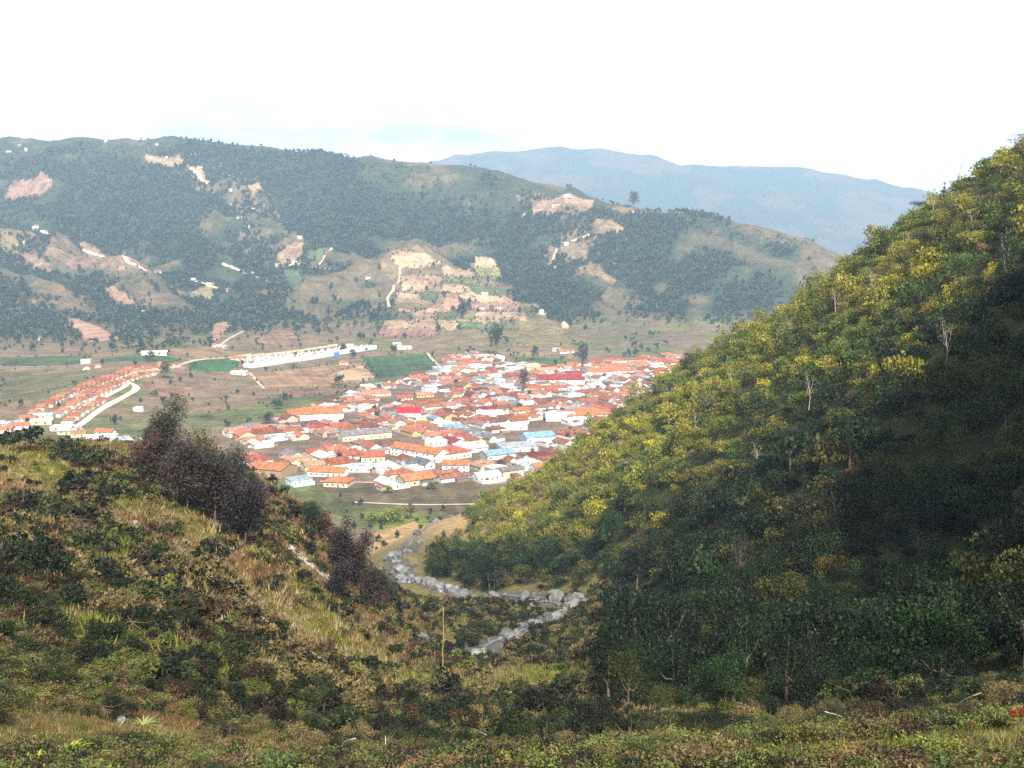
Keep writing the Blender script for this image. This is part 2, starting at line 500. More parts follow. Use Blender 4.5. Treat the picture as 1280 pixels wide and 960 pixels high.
fields = [   # outline as surveyed, colour, ploughed
    ([(478, 405), (500, 398), (545, 402), (548, 418), (500, 424), (468, 420)], (.24, .13, .11)),
    ([(488, 322), (530, 316), (552, 328), (530, 335), (500, 334)], (.36, .26, .17)),
    ([(500, 345), (540, 350), (545, 360), (505, 360)], (.34, .22, .15)),
    ([(495, 365), (560, 366), (580, 380), (560, 392), (500, 392)], (.33, .2, .14)),
    ([(552, 334), (588, 334), (592, 350), (560, 348)], (.38, .27, .18)),
    ([(592, 334), (625, 334), (632, 350), (598, 350)], (.22, .2, .09)),
    ([(590, 372), (640, 374), (655, 388), (600, 386)], (.3, .17, .13)),
    ([(505, 392), (600, 396), (640, 404), (600, 412), (520, 404)], (.36, .25, .17)),
    ([(592, 320), (615, 322), (622, 334), (594, 334)], (.42, .32, .22)),
    ([(560, 352), (600, 356), (640, 366), (600, 370)], (.10, .13, .05)),
    ([(606, 404), (660, 402), (705, 415), (720, 432), (640, 432), (612, 420)], (.16, .13, .06)),
    ([(320, 425), (345, 412), (368, 412), (374, 434), (330, 436)], (.2, .12, .085)),
    ([(345, 320), (362, 305), (380, 302), (380, 322), (352, 332)], (.3, .2, .14)),
    ([(382, 312), (405, 312), (405, 324), (384, 326)], (.08, .13, .06)),
    ([(350, 338), (376, 336), (380, 356), (362, 360)], (.08, .12, .06)),
    ([(80, 396), (108, 402), (150, 424), (106, 428)], (.34, .2, .15)),
    ([(254, 408), (284, 402), (290, 412), (266, 430)], (.34, .2, .15)),
    ([(0, 290), (20, 300), (34, 306), (0, 312)], (.18, .14, .08)),
    ([(18, 225), (60, 218), (68, 232), (40, 248), (5, 248)], (.28, .17, .14)),
    ([(180, 196), (225, 194), (235, 204), (190, 206)], (.36, .25, .18)),
    ([(232, 206), (250, 210), (262, 226), (245, 220)], (.38, .27, .2)),
    ([(300, 230), (330, 240), (315, 245)], (.28, .2, .15)),
    ([(95, 305), (130, 318), (180, 338), (150, 338), (115, 325)], (.26, .17, .12)),
    ([(50, 320), (90, 318), (120, 335), (90, 336)], (.2, .13, .1)),
    ([(15, 312), (40, 318), (70, 340), (60, 345), (30, 330)], (.22, .15, .11)),
    ([(125, 358), (150, 362), (175, 385), (150, 385)], (.24, .15, .1)),
    ([(205, 352), (268, 352), (266, 372), (228, 372)], (.22, .19, .1)),
    ([(665, 250), (700, 246), (745, 250), (740, 260), (690, 268), (665, 270)], (.26, .17, .13)),
    ([(745, 272), (775, 280), (780, 292), (750, 296), (738, 292)], (.24, .17, .11)),
    ([(786, 254), (818, 255), (826, 262), (800, 272), (786, 264)], (.36, .24, .18)),
    ([(700, 305), (735, 300), (735, 328), (700, 322)], (.17, .13, .09)),
    ([(735, 328), (770, 350), (765, 358), (735, 340)], (.2, .14, .09)),
    # valley floor
    ([(310, 468), (455, 452), (470, 474), (440, 482), (330, 484)], (.24, .145, .09)),
    ([(408, 470), (452, 457), (470, 474), (440, 480)], (.42, .27, .17)),
    ([(452, 446), (540, 440), (552, 464), (500, 472), (472, 474)], (.045, .09, .035)),
    ([(352, 488), (450, 484), (430, 492), (352, 498)], (.2, .11, .08)),
    ([(240, 450), (300, 448), (292, 464), (235, 464)], (.04, .10, .035)),
    ([(285, 490), (350, 500), (330, 512), (280, 515)], (.15, .11, .07)),
    ([(172, 478), (240, 484), (246, 496), (190, 494)], (.26, .15, .1)),
    ([(245, 520), (320, 505), (430, 490), (480, 490), (420, 505), (290, 532)], (.10, .11, .04)),
    ([(100, 440), (190, 440), (300, 436), (400, 440), (240, 448), (110, 447)], (.19, .125, .075)),
    ([(130, 448), (235, 450), (210, 455), (130, 454)], (.045, .09, .035)),
    ([(0, 462), (110, 462), (110, 475), (40, 500), (0, 505)], (.12, .105, .05)),
    ([(0, 446), (110, 444), (105, 456), (0, 458)], (.06, .08, .035)),
    ([(392, 606), (450, 606), (600, 597), (665, 590), (640, 632), (560, 640), (440, 632)], (.12, .095, .06)),
    ([(312, 594), (380, 600), (470, 650), (480, 668), (400, 640), (330, 610)], (.11, .12, .045)),
    ([(600, 582), (672, 570), (650, 604), (610, 606)], (.26, .19, .12)),
    ([(440, 640), (530, 640), (620, 632), (600, 650), (480, 668)], (.13, .15, .04)),
    ([(470, 665), (520, 652), (625, 633), (600, 655), (540, 680), (480, 690)], (.34, .22, .11)),
    ([(640, 444), (700, 448), (720, 456), (650, 456)], (.06, .11, .04)),
    ([(620, 440), (700, 440), (730, 446), (640, 446)], (.2, .14, .08)),
]
_fr = random.Random(12)
_tv = [343, 354, 365, 376, 388, 400, 413]
for r_ in range(6):
    u0 = 508 - 5.5 * r_; u1 = 598 + 15 * r_; nc = 4 + r_ // 2
    us = [u0 + (u1 - u0) * k / nc + (_fr.uniform(-5, 5) if 0 < k < nc else 0) for k in range(nc + 1)]
    for k in range(nc):
        sk = 2.5; col_ = _fr.choice([(.33, .235, .155), (.28, .185, .125), (.30, .20, .14), (.36, .27, .18), (.24, .15, .11), (.17, .15, .075), (.10, .125, .05)])
        if _fr.random() < .1: continue
        fields.append(([(us[k] + 1, _tv[r_] + sk * k / nc), (us[k + 1] - 1, _tv[r_] + 2 + sk * (k + 1) / nc), (us[k + 1] - 1 + 3, _tv[r_ + 1] - 1.2 + sk * (k + 1) / nc), (us[k] + 1 - 2, _tv[r_ + 1] - 2 + sk * k / nc)], col_))
town_poly_px = [(286, 540), (330, 522), (378, 508), (432, 490), (490, 472), (545, 462), (556, 446), (600, 443), (640, 452), (700, 456), (760, 450), (850, 444), (900, 452), (840, 490), (780, 540), (700, 590), (600, 596), (520, 602), (425, 610), (318, 590)]
def world_poly(px):
    p, ok = hit([a for a, b in px], [b for a, b in px])
    return [(float(q[0]), float(q[1])) for q, k in zip(p, ok) if k]
def world_polys(lists):
    flat = [q for l in lists for q in l]
    p, ok = hit([a for a, b in flat], [b for a, b in flat])
    out = []; i = 0
    for l in lists:
        out.append([(float(p[k][0]), float(p[k][1])) for k in range(i, i + len(l)) if ok[k]]); i += len(l)
    return out
_wp = world_polys([f[0] for f in fields] + [f[0] for f in washes] + woods_px)
wash_w = _wp[len(fields):len(fields) + len(washes)]
woods_w = _wp[len(fields) + len(washes):]
def wood_field(x, y):
    g_ = np.random.default_rng(5)
    a = x + 70 * fbm(x, y, 170, 4, 193) + g_.normal(0, 16, np.shape(x)); b = y + 70 * fbm(x, y, 170, 4, 195) + g_.normal(0, 22, np.shape(x))
    m = np.zeros(np.shape(x), bool)
    for w in woods_w: m |= inpoly(a, b, w)
    return m
field_w = [(w, np.array(f[1])) for w, f in zip(_wp, fields)]
def on_floor(u, v, z=FLOOR + 3):
    a, b, c = ray(u, v); k = z / c
    return (float(a * k), float(b * k))
town_w = [on_floor(*q) for q in town_poly_px]

def polar_grid(angs, rs):
    A, Rr = np.meshgrid(angs, rs)
    X = np.sin(A) * Rr; Y = np.cos(A) * Rr
    n, m = len(rs), len(angs)
    i = np.arange(n - 1)[:, None] * m + np.arange(m - 1)[None]
    i = i.ravel()
    F = np.stack([i, i + 1, i + 1 + m, i + m], 1)
    return X, Y, F

angs = np.concatenate([np.linspace(-72, -31, 60, endpoint=False), np.linspace(-31, 31, 900), np.linspace(31, 72, 61)[1:]])
import time as _t; _t0 = _t.time()
rs = np.concatenate([np.geomspace(380, 1700, 330, endpoint=False), np.geomspace(1700, 3600, 380, endpoint=False), np.geomspace(3600, 10800, 150)])
X, Y, Fq = polar_grid(R(1) * angs, rs)
Z = H_far(X, Y)
inn = (Y < 640) & (np.abs(X) < 460)
zn = H_near(np.where(inn, X, 0), np.where(inn, Y, 700))
Z = np.where(inn & (zn > Z - 1), Z - 3.0, Z)
x, y, z = X.ravel(), Y.ravel(), Z.ravel()
floor_m = smoothstep(FLOOR + 55, FLOOR + 18, z)
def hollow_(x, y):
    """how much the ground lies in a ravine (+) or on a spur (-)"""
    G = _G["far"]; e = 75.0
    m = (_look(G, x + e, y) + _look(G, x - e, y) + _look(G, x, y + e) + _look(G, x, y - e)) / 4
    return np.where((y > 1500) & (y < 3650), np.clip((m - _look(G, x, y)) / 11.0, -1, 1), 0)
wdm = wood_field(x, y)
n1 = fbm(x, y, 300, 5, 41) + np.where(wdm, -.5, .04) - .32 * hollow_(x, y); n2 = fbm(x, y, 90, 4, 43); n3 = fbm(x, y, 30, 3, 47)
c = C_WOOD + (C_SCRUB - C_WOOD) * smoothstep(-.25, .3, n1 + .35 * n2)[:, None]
lowz = smoothstep(330, -80, z)
c = c + (C_BROWN - c) * (smoothstep(.12, .55, n1 * .8 + n2 * .5 - .33 + .42 * lowz))[:, None] * .65
cf = C_OLIVE + (C_BROWN * 1.15 - C_OLIVE) * smoothstep(-.4, .15, n2)[:, None]
cf = cf + (C_GREEN - cf) * smoothstep(.2, .5, n1 - n2 * .6)[:, None] * .5
c = c * (1 - floor_m[:, None]) + cf * floor_m[:, None]
wob = 4 * fbm(x, y, 45, 3, 91)
wob2 = 55 * fbm(x, y, 150, 4, 93); wob3 = 55 * fbm(x, y, 150, 4, 95)
for pw, (q_, fc) in zip(wash_w, washes):
    px_ = np.array(pw)
    idx = np.where((x > px_[:, 0].min() - 60) & (x < px_[:, 0].max() + 60) & (y > px_[:, 1].min() - 60) & (y < px_[:, 1].max() + 60))[0]
    idx = idx[inpoly(x[idx] + wob2[idx], y[idx] + wob3[idx], pw)]
    k_ = (.35 + .65 * smoothstep(-.3, .3, n2[idx] + .5 * n3[idx]))[:, None]
    k_ = k_ * np.where(wdm[idx], .15, 1)[:, None]
    c[idx] = c[idx] * (1 - k_) + np.array(fc) * k_
tm = inpoly(x, y, town_w)
c[tm] = np.array((.15, .11, .085)) * (1 + .35 * fbm(x[tm], y[tm], 30, 3, 71))[:, None]
for pw, fc in field_w:
    if len(pw) < 3: continue
    px_ = np.array(pw)
    bb = (x > px_[:, 0].min() - 8) & (x < px_[:, 0].max() + 8) & (y > px_[:, 1].min() - 8) & (y < px_[:, 1].max() + 8)
    idx = np.where(bb)[0]
    m_ = inpoly(x[idx] + wob[idx], y[idx] + wob[idx], pw)
    idx = idx[m_]
    ang = (px_[0, 0] * .37 + px_[0, 1] * .11) % math.pi
    rows = .5 + .5 * np.sin((x[idx] * math.cos(ang) + y[idx] * math.sin(ang)) * (2 * math.pi / 14.0))
    c[idx] = fc * (1 + .35 * n3[idx] + .3 * n2[idx] + .22 * (rows - .5))[:, None]
c[y > 4300] = (C_WOOD + (C_BROWN * .6 - C_WOOD) * smoothstep(0, .4, n1)[:, None])[y > 4300]
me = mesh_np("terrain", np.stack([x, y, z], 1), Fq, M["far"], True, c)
tag(obj("valley_terrain", me), kind="structure")

# ------------------------------------------------------------------ near terrain
angs = np.concatenate([np.linspace(-115, -36, 90, endpoint=False), np.linspace(-36, 36, 760), np.linspace(36, 130, 111)[1:]])
rs = np.geomspace(1.0, 640, 620)
X, Y, Fq = polar_grid(R(1) * angs, rs)
zn = H_near(X, Y)
m = smoothstep(640, 590, np.hypot(X * .8, Y)) * smoothstep(460, 420, np.abs(X))
Z = zn * m + (FLOOR - 12) * (1 - m)
x, y, z = X.ravel(), Y.ravel(), Z.ravel()
S_SOIL = np.array((.15, .088, .048)); S_STRAW = np.array((.26, .195, .095)); S_OLV = np.array((.08, .08, .028)); S_DARK = np.array((.035, .038, .018))
def near_color(x, y):
    a = fbm(x, y, 22, 5, 101); b = fbm(x, y, 7, 4, 103); d = fbm(x, y, 60, 3, 107)
    c = S_SOIL + (S_STRAW - S_SOIL) * smoothstep(-.3, .3, a)[:, None]
    c = c + (S_OLV - c) * smoothstep(-.1, .3, b + d * .6)[:, None]
    c = c + (S_DARK - c) * smoothstep(.1, .4, -b - .4 * a)[:, None] * .7
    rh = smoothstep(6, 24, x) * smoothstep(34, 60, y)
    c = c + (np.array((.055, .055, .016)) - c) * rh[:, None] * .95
    return c
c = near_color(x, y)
scar_px = [[(123, 642), (180, 672), (243, 708), (300, 742), (337, 762), (400, 792), (450, 818), (510, 850)]]
scars = [world_poly(s) for s in scar_px]
for s in scars:
    d, _ = seg_dist(x, y, s)
    k = smoothstep(5.5, 1.2, d + 2.5 * fbm(x, y, 9, 3, 113))
    c = c + (np.array((.26, .21, .16)) - c) * (k * .7)[:, None]
creek_w = [P(*p)[:2] for p in [(520, 880, 165), (535, 850, 190), (600, 806, 212), (690, 775, 236), (738, 756, 252), (660, 748, 268), (590, 745, 280), (530, 728, 305), (492, 695, 352), (515, 672, 415), (560, 652, 480)]]
d, t_ = seg_dist(x, y, creek_w)
k = smoothstep(6, 3, d + 3 * fbm(x, y, 12, 3, 117))
c = c + (np.array((.085, .08, .065)) - c) * k[:, None]
k = smoothstep(26, 9, d) * (1 - k)
c = c + (np.array((.13, .115, .045)) - c) * (k * .8)[:, None]
bank = smoothstep(400, 440, y) * smoothstep(120, 60, np.abs(x + 40))
c = c + (np.array((.36, .23, .12)) - c) * (bank * .8)[:, None]
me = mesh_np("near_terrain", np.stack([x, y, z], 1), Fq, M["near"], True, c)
tag(obj("hillside_ground", me), kind="structure")

# ================================================================== FOLIAGE
def ordinal(n):
    ones = ["", "first", "second", "third", "fourth", "fifth", "sixth", "seventh", "eighth", "ninth", "tenth", "eleventh", "twelfth", "thirteenth", "fourteenth", "fifteenth", "sixteenth", "seventeenth", "eighteenth", "nineteenth"]
    tens = ["", "", "twenty", "thirty", "forty", "fifty", "sixty", "seventy", "eighty", "ninety"]
    tenths = ["", "", "twentieth", "thirtieth", "fortieth", "fiftieth", "sixtieth", "seventieth", "eightieth", "ninetieth"]
    if n < 20: return ones[n]
    if n < 100: return tenths[n // 10] if n % 10 == 0 else tens[n // 10] + "-" + ones[n % 10]
    return "hundred and " + ordinal(n - 100) if n > 100 else "hundredth"

def leaf_tris(cen, size, g, flat=.35, aspect=.6):
    """one bent little leaf spray (a triangle) per centre, turned at random"""
    n = len(cen)
    a = g.normal(size=(n, 3)); a[:, 2] *= (1 - flat); a /= np.linalg.norm(a, axis=1)[:, None]
    b = g.normal(size=(n, 3)); b -= (b * a).sum(1)[:, None] * a; b /= np.linalg.norm(b, axis=1)[:, None]
    s = (size * g.uniform(.6, 1.35, n))[:, None]
    v = np.stack([cen + a * s * .62, cen - a * s * .4 + b * s * aspect * .6, cen - a * s * .4 - b * s * aspect * .6], 1)
    return v.reshape(-1, 3)

def crown_cloud(n, lobes, leaf, seed, hollow=.45, up=.25, drop=0.0):
    g = np.random.default_rng(seed)
    lobes = np.array(lobes, float)       # x y z rx rz
    w = (lobes[:, 3] ** 2); w /= w.sum()
    k = g.choice(len(lobes), n, p=w)
    d = g.normal(size=(n, 3)); d[:, 2] += up; d /= np.linalg.norm(d, axis=1)[:, None]
    r = hollow + (1 - hollow) * g.uniform(0, 1, n) ** .55
    r *= 1 + .16 * np.sin(d[:, 0] * 5 + k) * np.cos(d[:, 1] * 6 + 2 * k)
    c = lobes[k, :3] + d * r[:, None] * np.stack([lobes[k, 3], lobes[k, 3], lobes[k, 4]], 1)
    v = leaf_tris(c, leaf, g)
    br = (g.uniform(.62, 1.3, n) * (0.86 + .28 * g.uniform(size=len(lobes))[k]))
    hue = g.normal(0, .09, n)
    col3 = np.stack([br * (1 + hue), br, br * (1 - hue * .8)], 1)
    return v.astype(np.float32), np.repeat(col3, 3, 0).astype(np.float32)

def tree_lobes(seed, rad=1.0, height=1.0, n=6, umbrella=0.0):
    g = np.random.default_rng(seed)
    L_ = []
    for i in range(n):
        a = i * 2.4 + g.uniform(-.4, .4); q = rad * g.uniform(.25, .62)
        z = height * g.uniform(.45, .95)
        L_.append((math.cos(a) * q, math.sin(a) * q, z, rad * g.uniform(.42, .62), height * g.uniform(.22, .36) * (1 - .55 * umbrella)))
    L_.append((0, 0, height * .86, rad * .55, height * .28))
    return L_

def tube(bm, pts, radii, sides=6):
    rings = []
    for i, p in enumerate(pts):
        p = Vector(p)
        d = (Vector(pts[min(i + 1, len(pts) - 1)]) - Vector(pts[max(i - 1, 0)])).normalized()
        up = Vector((1, 0, 0)) if abs(d.z) > .8 else Vector((0, 0, 1))
        s1 = d.cross(up).normalized(); s2 = d.cross(s1)
        rings.append([bm.verts.new(p + (s1 * math.cos(2 * math.pi * k / sides) + s2 * math.sin(2 * math.pi * k / sides)) * radii[i]) for k in range(sides)])
    for a, b in zip(rings, rings[1:]):
        for k in range(sides):
            bm.faces.new((a[k], a[(k + 1) % sides], b[(k + 1) % sides], b[k]))
    bm.faces.new(rings[0][::-1]); bm.faces.new(rings[-1])
def bm_mesh(name, bm, mat, smooth=False):
    bmesh.ops.recalc_face_normals(bm, faces=bm.faces)
    me = bpy.data.meshes.new(name); bm.to_mesh(me); bm.free()
    if smooth: me.polygons.foreach_set("use_smooth", np.ones(len(me.polygons), bool))
    if mat: me.materials.append(mat)
    return me
def trunk_mesh(name, lobes, h, r, seed, below=.8, twigs=0):
    g = random.Random(seed)
    bm = bmesh.new()
    top = Vector((g.uniform(-.1, .1) * h, g.uniform(-.1, .1) * h, h * .75))
    mid = Vector((g.uniform(-.06, .06) * h, g.uniform(-.06, .06) * h, h * .4))
    tube(bm, [(0, 0, -below), (0, 0, .02 * h), mid, top], [r * 1.4, r * 1.1, r * .7, r * .3])
    for l in lobes:
        c = Vector(l[:3]); st = mid.lerp(top, g.uniform(0, .7))
        m1 = st.lerp(c, .5) + Vector((0, 0, -.04 * h))
        tube(bm, [st, m1, c + Vector((0, 0, l[4] * .4))], [r * .42, r * .28, r * .08], 5)
        for _ in range(twigs):
            e = c + Vector((g.uniform(-1, 1) * l[3], g.uniform(-1, 1) * l[3], g.uniform(-.2, 1) * l[4]))
            tube(bm, [m1.lerp(c, g.uniform(0, 1)), e], [r * .12, r * .03], 3)
    return bm_mesh(name, bm, M["bark"])

class Proto:
    def __init__(s, name, v, c, trunk=None):
        s.v, s.c, s.trunk, s.name = v, c, trunk, name
        s.me = None
    def crown(s):
        if s.me is None:
            s.me = mesh_np(s.name, s.v, np.arange(len(s.v)).reshape(-1, 3), M["leaf"], False, s.c)
        return s.me

def merged(name, batches, mat, label=None, group=None):
    """batches: (proto, pos (n,3), scale (n,) or (n,3), rot (n,), tint (n,3))"""
    VV, CC = [], []
    for pr, pos, sca, rot, tin in batches:
        n = len(pos)
        if not n: continue
        v = pr.v[None]
        sca = np.asarray(sca, np.float32)
        if sca.ndim == 1: sca = np.stack([sca] * 3, 1)
        cs, sn = np.cos(rot)[:, None], np.sin(rot)[:, None]
        x = v[..., 0] * sca[:, None, 0]; y = v[..., 1] * sca[:, None, 1]; z = v[..., 2] * sca[:, None, 2]
        o = np.stack([x * cs - y * sn, x * sn + y * cs, z], -1) + np.asarray(pos)[:, None]
        VV.append(o.reshape(-1, 3).astype(np.float32))
        CC.append((pr.c[None] * np.asarray(tin)[:, None]).reshape(-1, 3).astype(np.float32))
    V = np.concatenate(VV); Cc = np.concatenate(CC)
    o = obj(name, mesh_np(name, V, np.arange(len(V)).reshape(-1, 3), mat, False, Cc))
    o["kind"] = "stuff"
    if label: o["label"] = label
    return o

def jitter_pts(x0, x1, y0, y1, step, g, jit=.48):
    gx, gy = np.meshgrid(np.arange(x0, x1, step), np.arange(y0, y1, step))
    gx = gx + g.uniform(-jit, jit, gx.shape) * step; gy = gy + g.uniform(-jit, jit, gy.shape) * step
    return gx.ravel(), gy.ravel()
def visible(x, y, z, slack=10):
    """does the point stand clear of the ground in front of it"""
    u, v = to_px(x, y, z)
    p, ok = hit(u, v, 8.0, 3650.0)
    return (~ok) | (p[:, 1] > y - slack)

# ------------------------------------------------------------------ wooded hill on the right
wood_poly = [(-31, 345), (-24, 380), (-16, 500), (20, 575), (160, 560), (330, 450), (330, 60), (100, 35), (36, 36), (17, 52), (9, 85), (12, 130), (17, 180), (25, 230), (26, 262), (6, 268), (-12, 285), (-27, 312)]
gx, gy = jitter_pts(-33, 330, 34, 575, 3.9, rng)
keep = inpoly(gx, gy, wood_poly) & ((np.abs(gx) < .62 * gy + 8) | ((gx < .62 * gy + 60) & (gy < 130))) & (seg_dist(gx, gy, creek_w)[0] > 4.2 + 2 * fbm(gx, gy, 9, 2, 7))
gx, gy = gx[keep], gy[keep]
gz = Hq(gx, gy)
keep = gz > FLOOR + 3
gx, gy, gz = gx[keep], gy[keep], gz[keep]
vis = visible(gx, gy, gz + 5.0, 14)
drop = (~vis) & (rng.uniform(size=len(gx)) < .4)
gx, gy, gz, vis = gx[~drop], gy[~drop], gz[~drop], vis[~drop]
n = len(gx)
dist = np.hypot(gx, gy)
uu, vv = to_px(gx, gy, gz + 2)
T_OL = (.19, .185, .028); T_OC = (.31, .25, .038); T_YE = (.50, .42, .03); T_GR = (.04, .10, .02); T_DG = (.016, .034, .012); T_MV = (.13, .10, .085); T_RU = (.20, .095, .045); T_BG = (.085, .155, .03)
pal = np.array([T_OL, T_OC, T_YE, T_GR, T_DG, T_MV, T_RU, T_BG])
pal_name = ["olive", "ochre brown", "bright yellow", "mid green", "dark green", "greyish mauve", "rusty", "fresh green"]
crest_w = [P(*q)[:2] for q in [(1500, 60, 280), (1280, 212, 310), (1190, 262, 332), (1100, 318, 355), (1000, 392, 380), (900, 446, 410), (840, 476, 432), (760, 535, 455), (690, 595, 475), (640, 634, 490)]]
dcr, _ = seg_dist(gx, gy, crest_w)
sl = 1 - smoothstep(70, 138, dcr + 24 * fbm(gx, gy, 45, 3, 201))  # near the crest crowns go brighter, lower down darker, imitating sun and shade
low = np.array([.06, .01, .0, .36, .54, .01, .01, .01]); high = np.array([.42, .20, .04, .15, .14, .06, .01, .03])  # dark greens fill the lower slope in place of shade
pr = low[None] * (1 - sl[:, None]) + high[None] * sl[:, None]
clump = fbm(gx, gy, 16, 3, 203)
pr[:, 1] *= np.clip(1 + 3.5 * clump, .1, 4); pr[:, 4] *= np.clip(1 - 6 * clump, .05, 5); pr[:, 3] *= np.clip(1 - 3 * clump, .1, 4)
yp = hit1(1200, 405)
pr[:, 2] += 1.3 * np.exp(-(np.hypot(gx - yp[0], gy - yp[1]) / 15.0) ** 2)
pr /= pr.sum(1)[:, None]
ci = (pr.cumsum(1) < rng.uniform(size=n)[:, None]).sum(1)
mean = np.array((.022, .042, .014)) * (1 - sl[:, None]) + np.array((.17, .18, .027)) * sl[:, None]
tint = (pal[ci] * .6 + mean * .4) * rng.uniform(.72, 1.3, n)[:, None] * (.45 + .55 * smoothstep(0, .7, sl))[:, None] * (1 + .35 * fbm(gx, gy, 34, 2, 209))[:, None]  # shade painted into the crown colours of the lower slope
srad = np.exp(rng.normal(.98, .34, n)).clip(1.1, 5.4)
srad *= np.clip(.55 + dist / 200.0, .6, 1.0)
shei = srad * rng.uniform(1.1, 1.7, n)
rot = rng.uniform(0, 6.28, n)

def proto_set(nm, leaves, leaf, k, seed, umb=0.0, hollow=.45):
    out = []
    for i in range(k):
        if seed < 500:      # the wood mixes rounded, spreading, pointed and thin crowns
            sh = i % 6
            lb = tree_lobes(seed + i, (1, 1.15, .8, 1, 1.1, .75)[sh], (1, .8, 1.35, 1.05, .7, 1.15)[sh], (6, 9, 5, 4, 8, 5)[sh], (umb, .7, 0, 0, .9, 0)[sh])
            v, c_ = crown_cloud(int(leaves * (1, 1.25, .8, .55, 1.2, .5)[sh]), lb, leaf * (1, .9, .85, 1.1, 1.0, .8)[sh], seed * 7 + i, hollow * (1, .9, .6, .5, 1, .2)[sh])
        else:
            g_ = np.random.default_rng(seed + i); lb = []
            for q_ in range(11):        # ragged scrub: many small uneven lobes
                a_ = g_.uniform(0, 6.28); d_ = g_.uniform(.1, .95)
                lb.append((math.cos(a_) * d_, math.sin(a_) * d_, g_.uniform(.15, .95 - .45 * d_), g_.uniform(.16, .42), g_.uniform(.14, .34)))
            v, c_ = crown_cloud(leaves, lb, leaf, seed * 7 + i, hollow)
        p = Proto(nm, v, c_); p.lobes = lb
        out.append(p)
    return out
lod_far = proto_set("crown", 520, .135, 6, 300)
lod_mid = proto_set("crown", 1250, .085, 6, 320)
lod_near = proto_set("crown", 3400, .055, 6, 340)
app = srad / dist * vis * (np.abs(uu - 640) < 660) * (vv < 965)
order = np.argsort(-app)
indiv = order[:292]
is_ind = np.zeros(n, bool); is_ind[indiv] = True
lod = np.where(dist < 85, 2, np.where(dist < 175, 1, 0)); lod = np.where((uu > 1330) & (lod == 2), 1, lod)
which = rng.integers(0, 6, n)
S3 = np.stack([srad, srad, shei], 1)
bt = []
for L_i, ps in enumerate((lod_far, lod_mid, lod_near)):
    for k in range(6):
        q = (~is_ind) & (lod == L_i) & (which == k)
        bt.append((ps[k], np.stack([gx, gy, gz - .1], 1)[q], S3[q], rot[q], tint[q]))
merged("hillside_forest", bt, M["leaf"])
for ps in (lod_mid, lod_near, lod_far):
    for i, p in enumerate(ps):
        p.trunk = trunk_mesh("trunk", p.lobes, 1.0, .05, 50 + i, below=.5)
def band_labels(idx, key_row, key_col):
    """row number and place in the row"""
    res = {}
    rows = {}
    for i in idx: rows.setdefault(int(key_row[i]), []).append(i)
    for r_, (kr, mem) in enumerate(sorted(rows.items()), 1):
        mem.sort(key=lambda i: key_col[i])
        for c_, i in enumerate(mem, 1): res[i] = (r_, c_)
    return res
bl = band_labels(list(indiv), np.floor(vv / 30), uu)
for i in indiv:
    p = (lod_far, lod_mid, lod_near)[lod[i]][which[i]]
    t = empty("hillside_tree", (gx[i], gy[i], gz[i] - .1), rot[i], (srad[i], srad[i], shei[i]))
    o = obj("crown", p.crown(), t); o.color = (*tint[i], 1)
    o = obj("trunk", p.trunk, t); o.color = (.12, .09, .065, 1)
    r_, c_ = bl[i]
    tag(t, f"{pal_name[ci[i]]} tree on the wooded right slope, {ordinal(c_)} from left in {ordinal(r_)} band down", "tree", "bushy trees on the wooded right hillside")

# ------------------------------------------------------------------ trees on the skyline of the right hill
def pine_tiers(seed, h, r, n=700, leaf=.3, tiers=7):
    g = np.random.default_rng(seed)
    lobes = []
    for i in range(tiers):
        f = i / (tiers - 1); z = h * (.25 + .72 * f); q = r * (1.05 - .85 * f)
        for k in range(3):
            a = g.uniform(0, 6.28)
            lobes.append((math.cos(a) * q * .5, math.sin(a) * q * .5, z, q * .55, h * .03))
    return lobes, crown_cloud(n, lobes, leaf, seed)
def placed_tree(name, loc, lobes, cloud, h, r, color, label, cat, group=None, seed=1, twigs=0, bark=(.12, .09, .07), rz=0):
    t = empty(name, loc, rz)
    if cloud is not None:
        o = obj("crown", mesh_np("crown", cloud[0], np.arange(len(cloud[0])).reshape(-1, 3), M["leaf"], False, cloud[1]), t)
        o.color = (*color, 1)
    o = obj("trunk", trunk_mesh("trunk", lobes, h, r, seed, below=1.2, twigs=twigs), t); o.color = (*bark, 1)
    return tag(t, label, cat, group)
def on_crest(u, y, dx=0):
    a, b, c_ = ray(u, 480); x = float(a / b * y)
    return (x, y, float(Hq(np.array([x]), np.array([float(y)]))[0]))
loc = on_crest(1168, 338)
lb, cl = pine_tiers(11, 11, 1.7)
placed_tree("conifer_tree", loc, lb, cl, 11, .16, (.045, .06, .05), "thin dark conifer rising from the right skyline beside the bare tree", "conifer", seed=3)
loc = on_crest(1186, 333)
lb = [(0.5, 0, 11, .8, 1.0), (-.7, .3, 8.5, .8, .8), (.9, -.2, 13, .7, 1.2), (-.3, -.3, 6.5, .9, .7), (0.2, .5, 13.5, .5, 1)]
placed_tree("bare_tree", loc, lb, crown_cloud(90, lb, .3, 5), 13, .16, (.25, .22, .2), "tall pale leafless tree standing on the right skyline", "bare tree", seed=4, twigs=6, bark=(.36, .33, .30))
snags = [(1135, 318), (1164, 275), (1045, 395), (985, 430), (1090, 380), (1215, 300), (915, 500), (870, 545), (1010, 520), (775, 575), (735, 640), (1180, 470), (945, 590), (1255, 350)]
sp_, so_ = hit([q[0] for q in snags], [q[1] for q in snags])
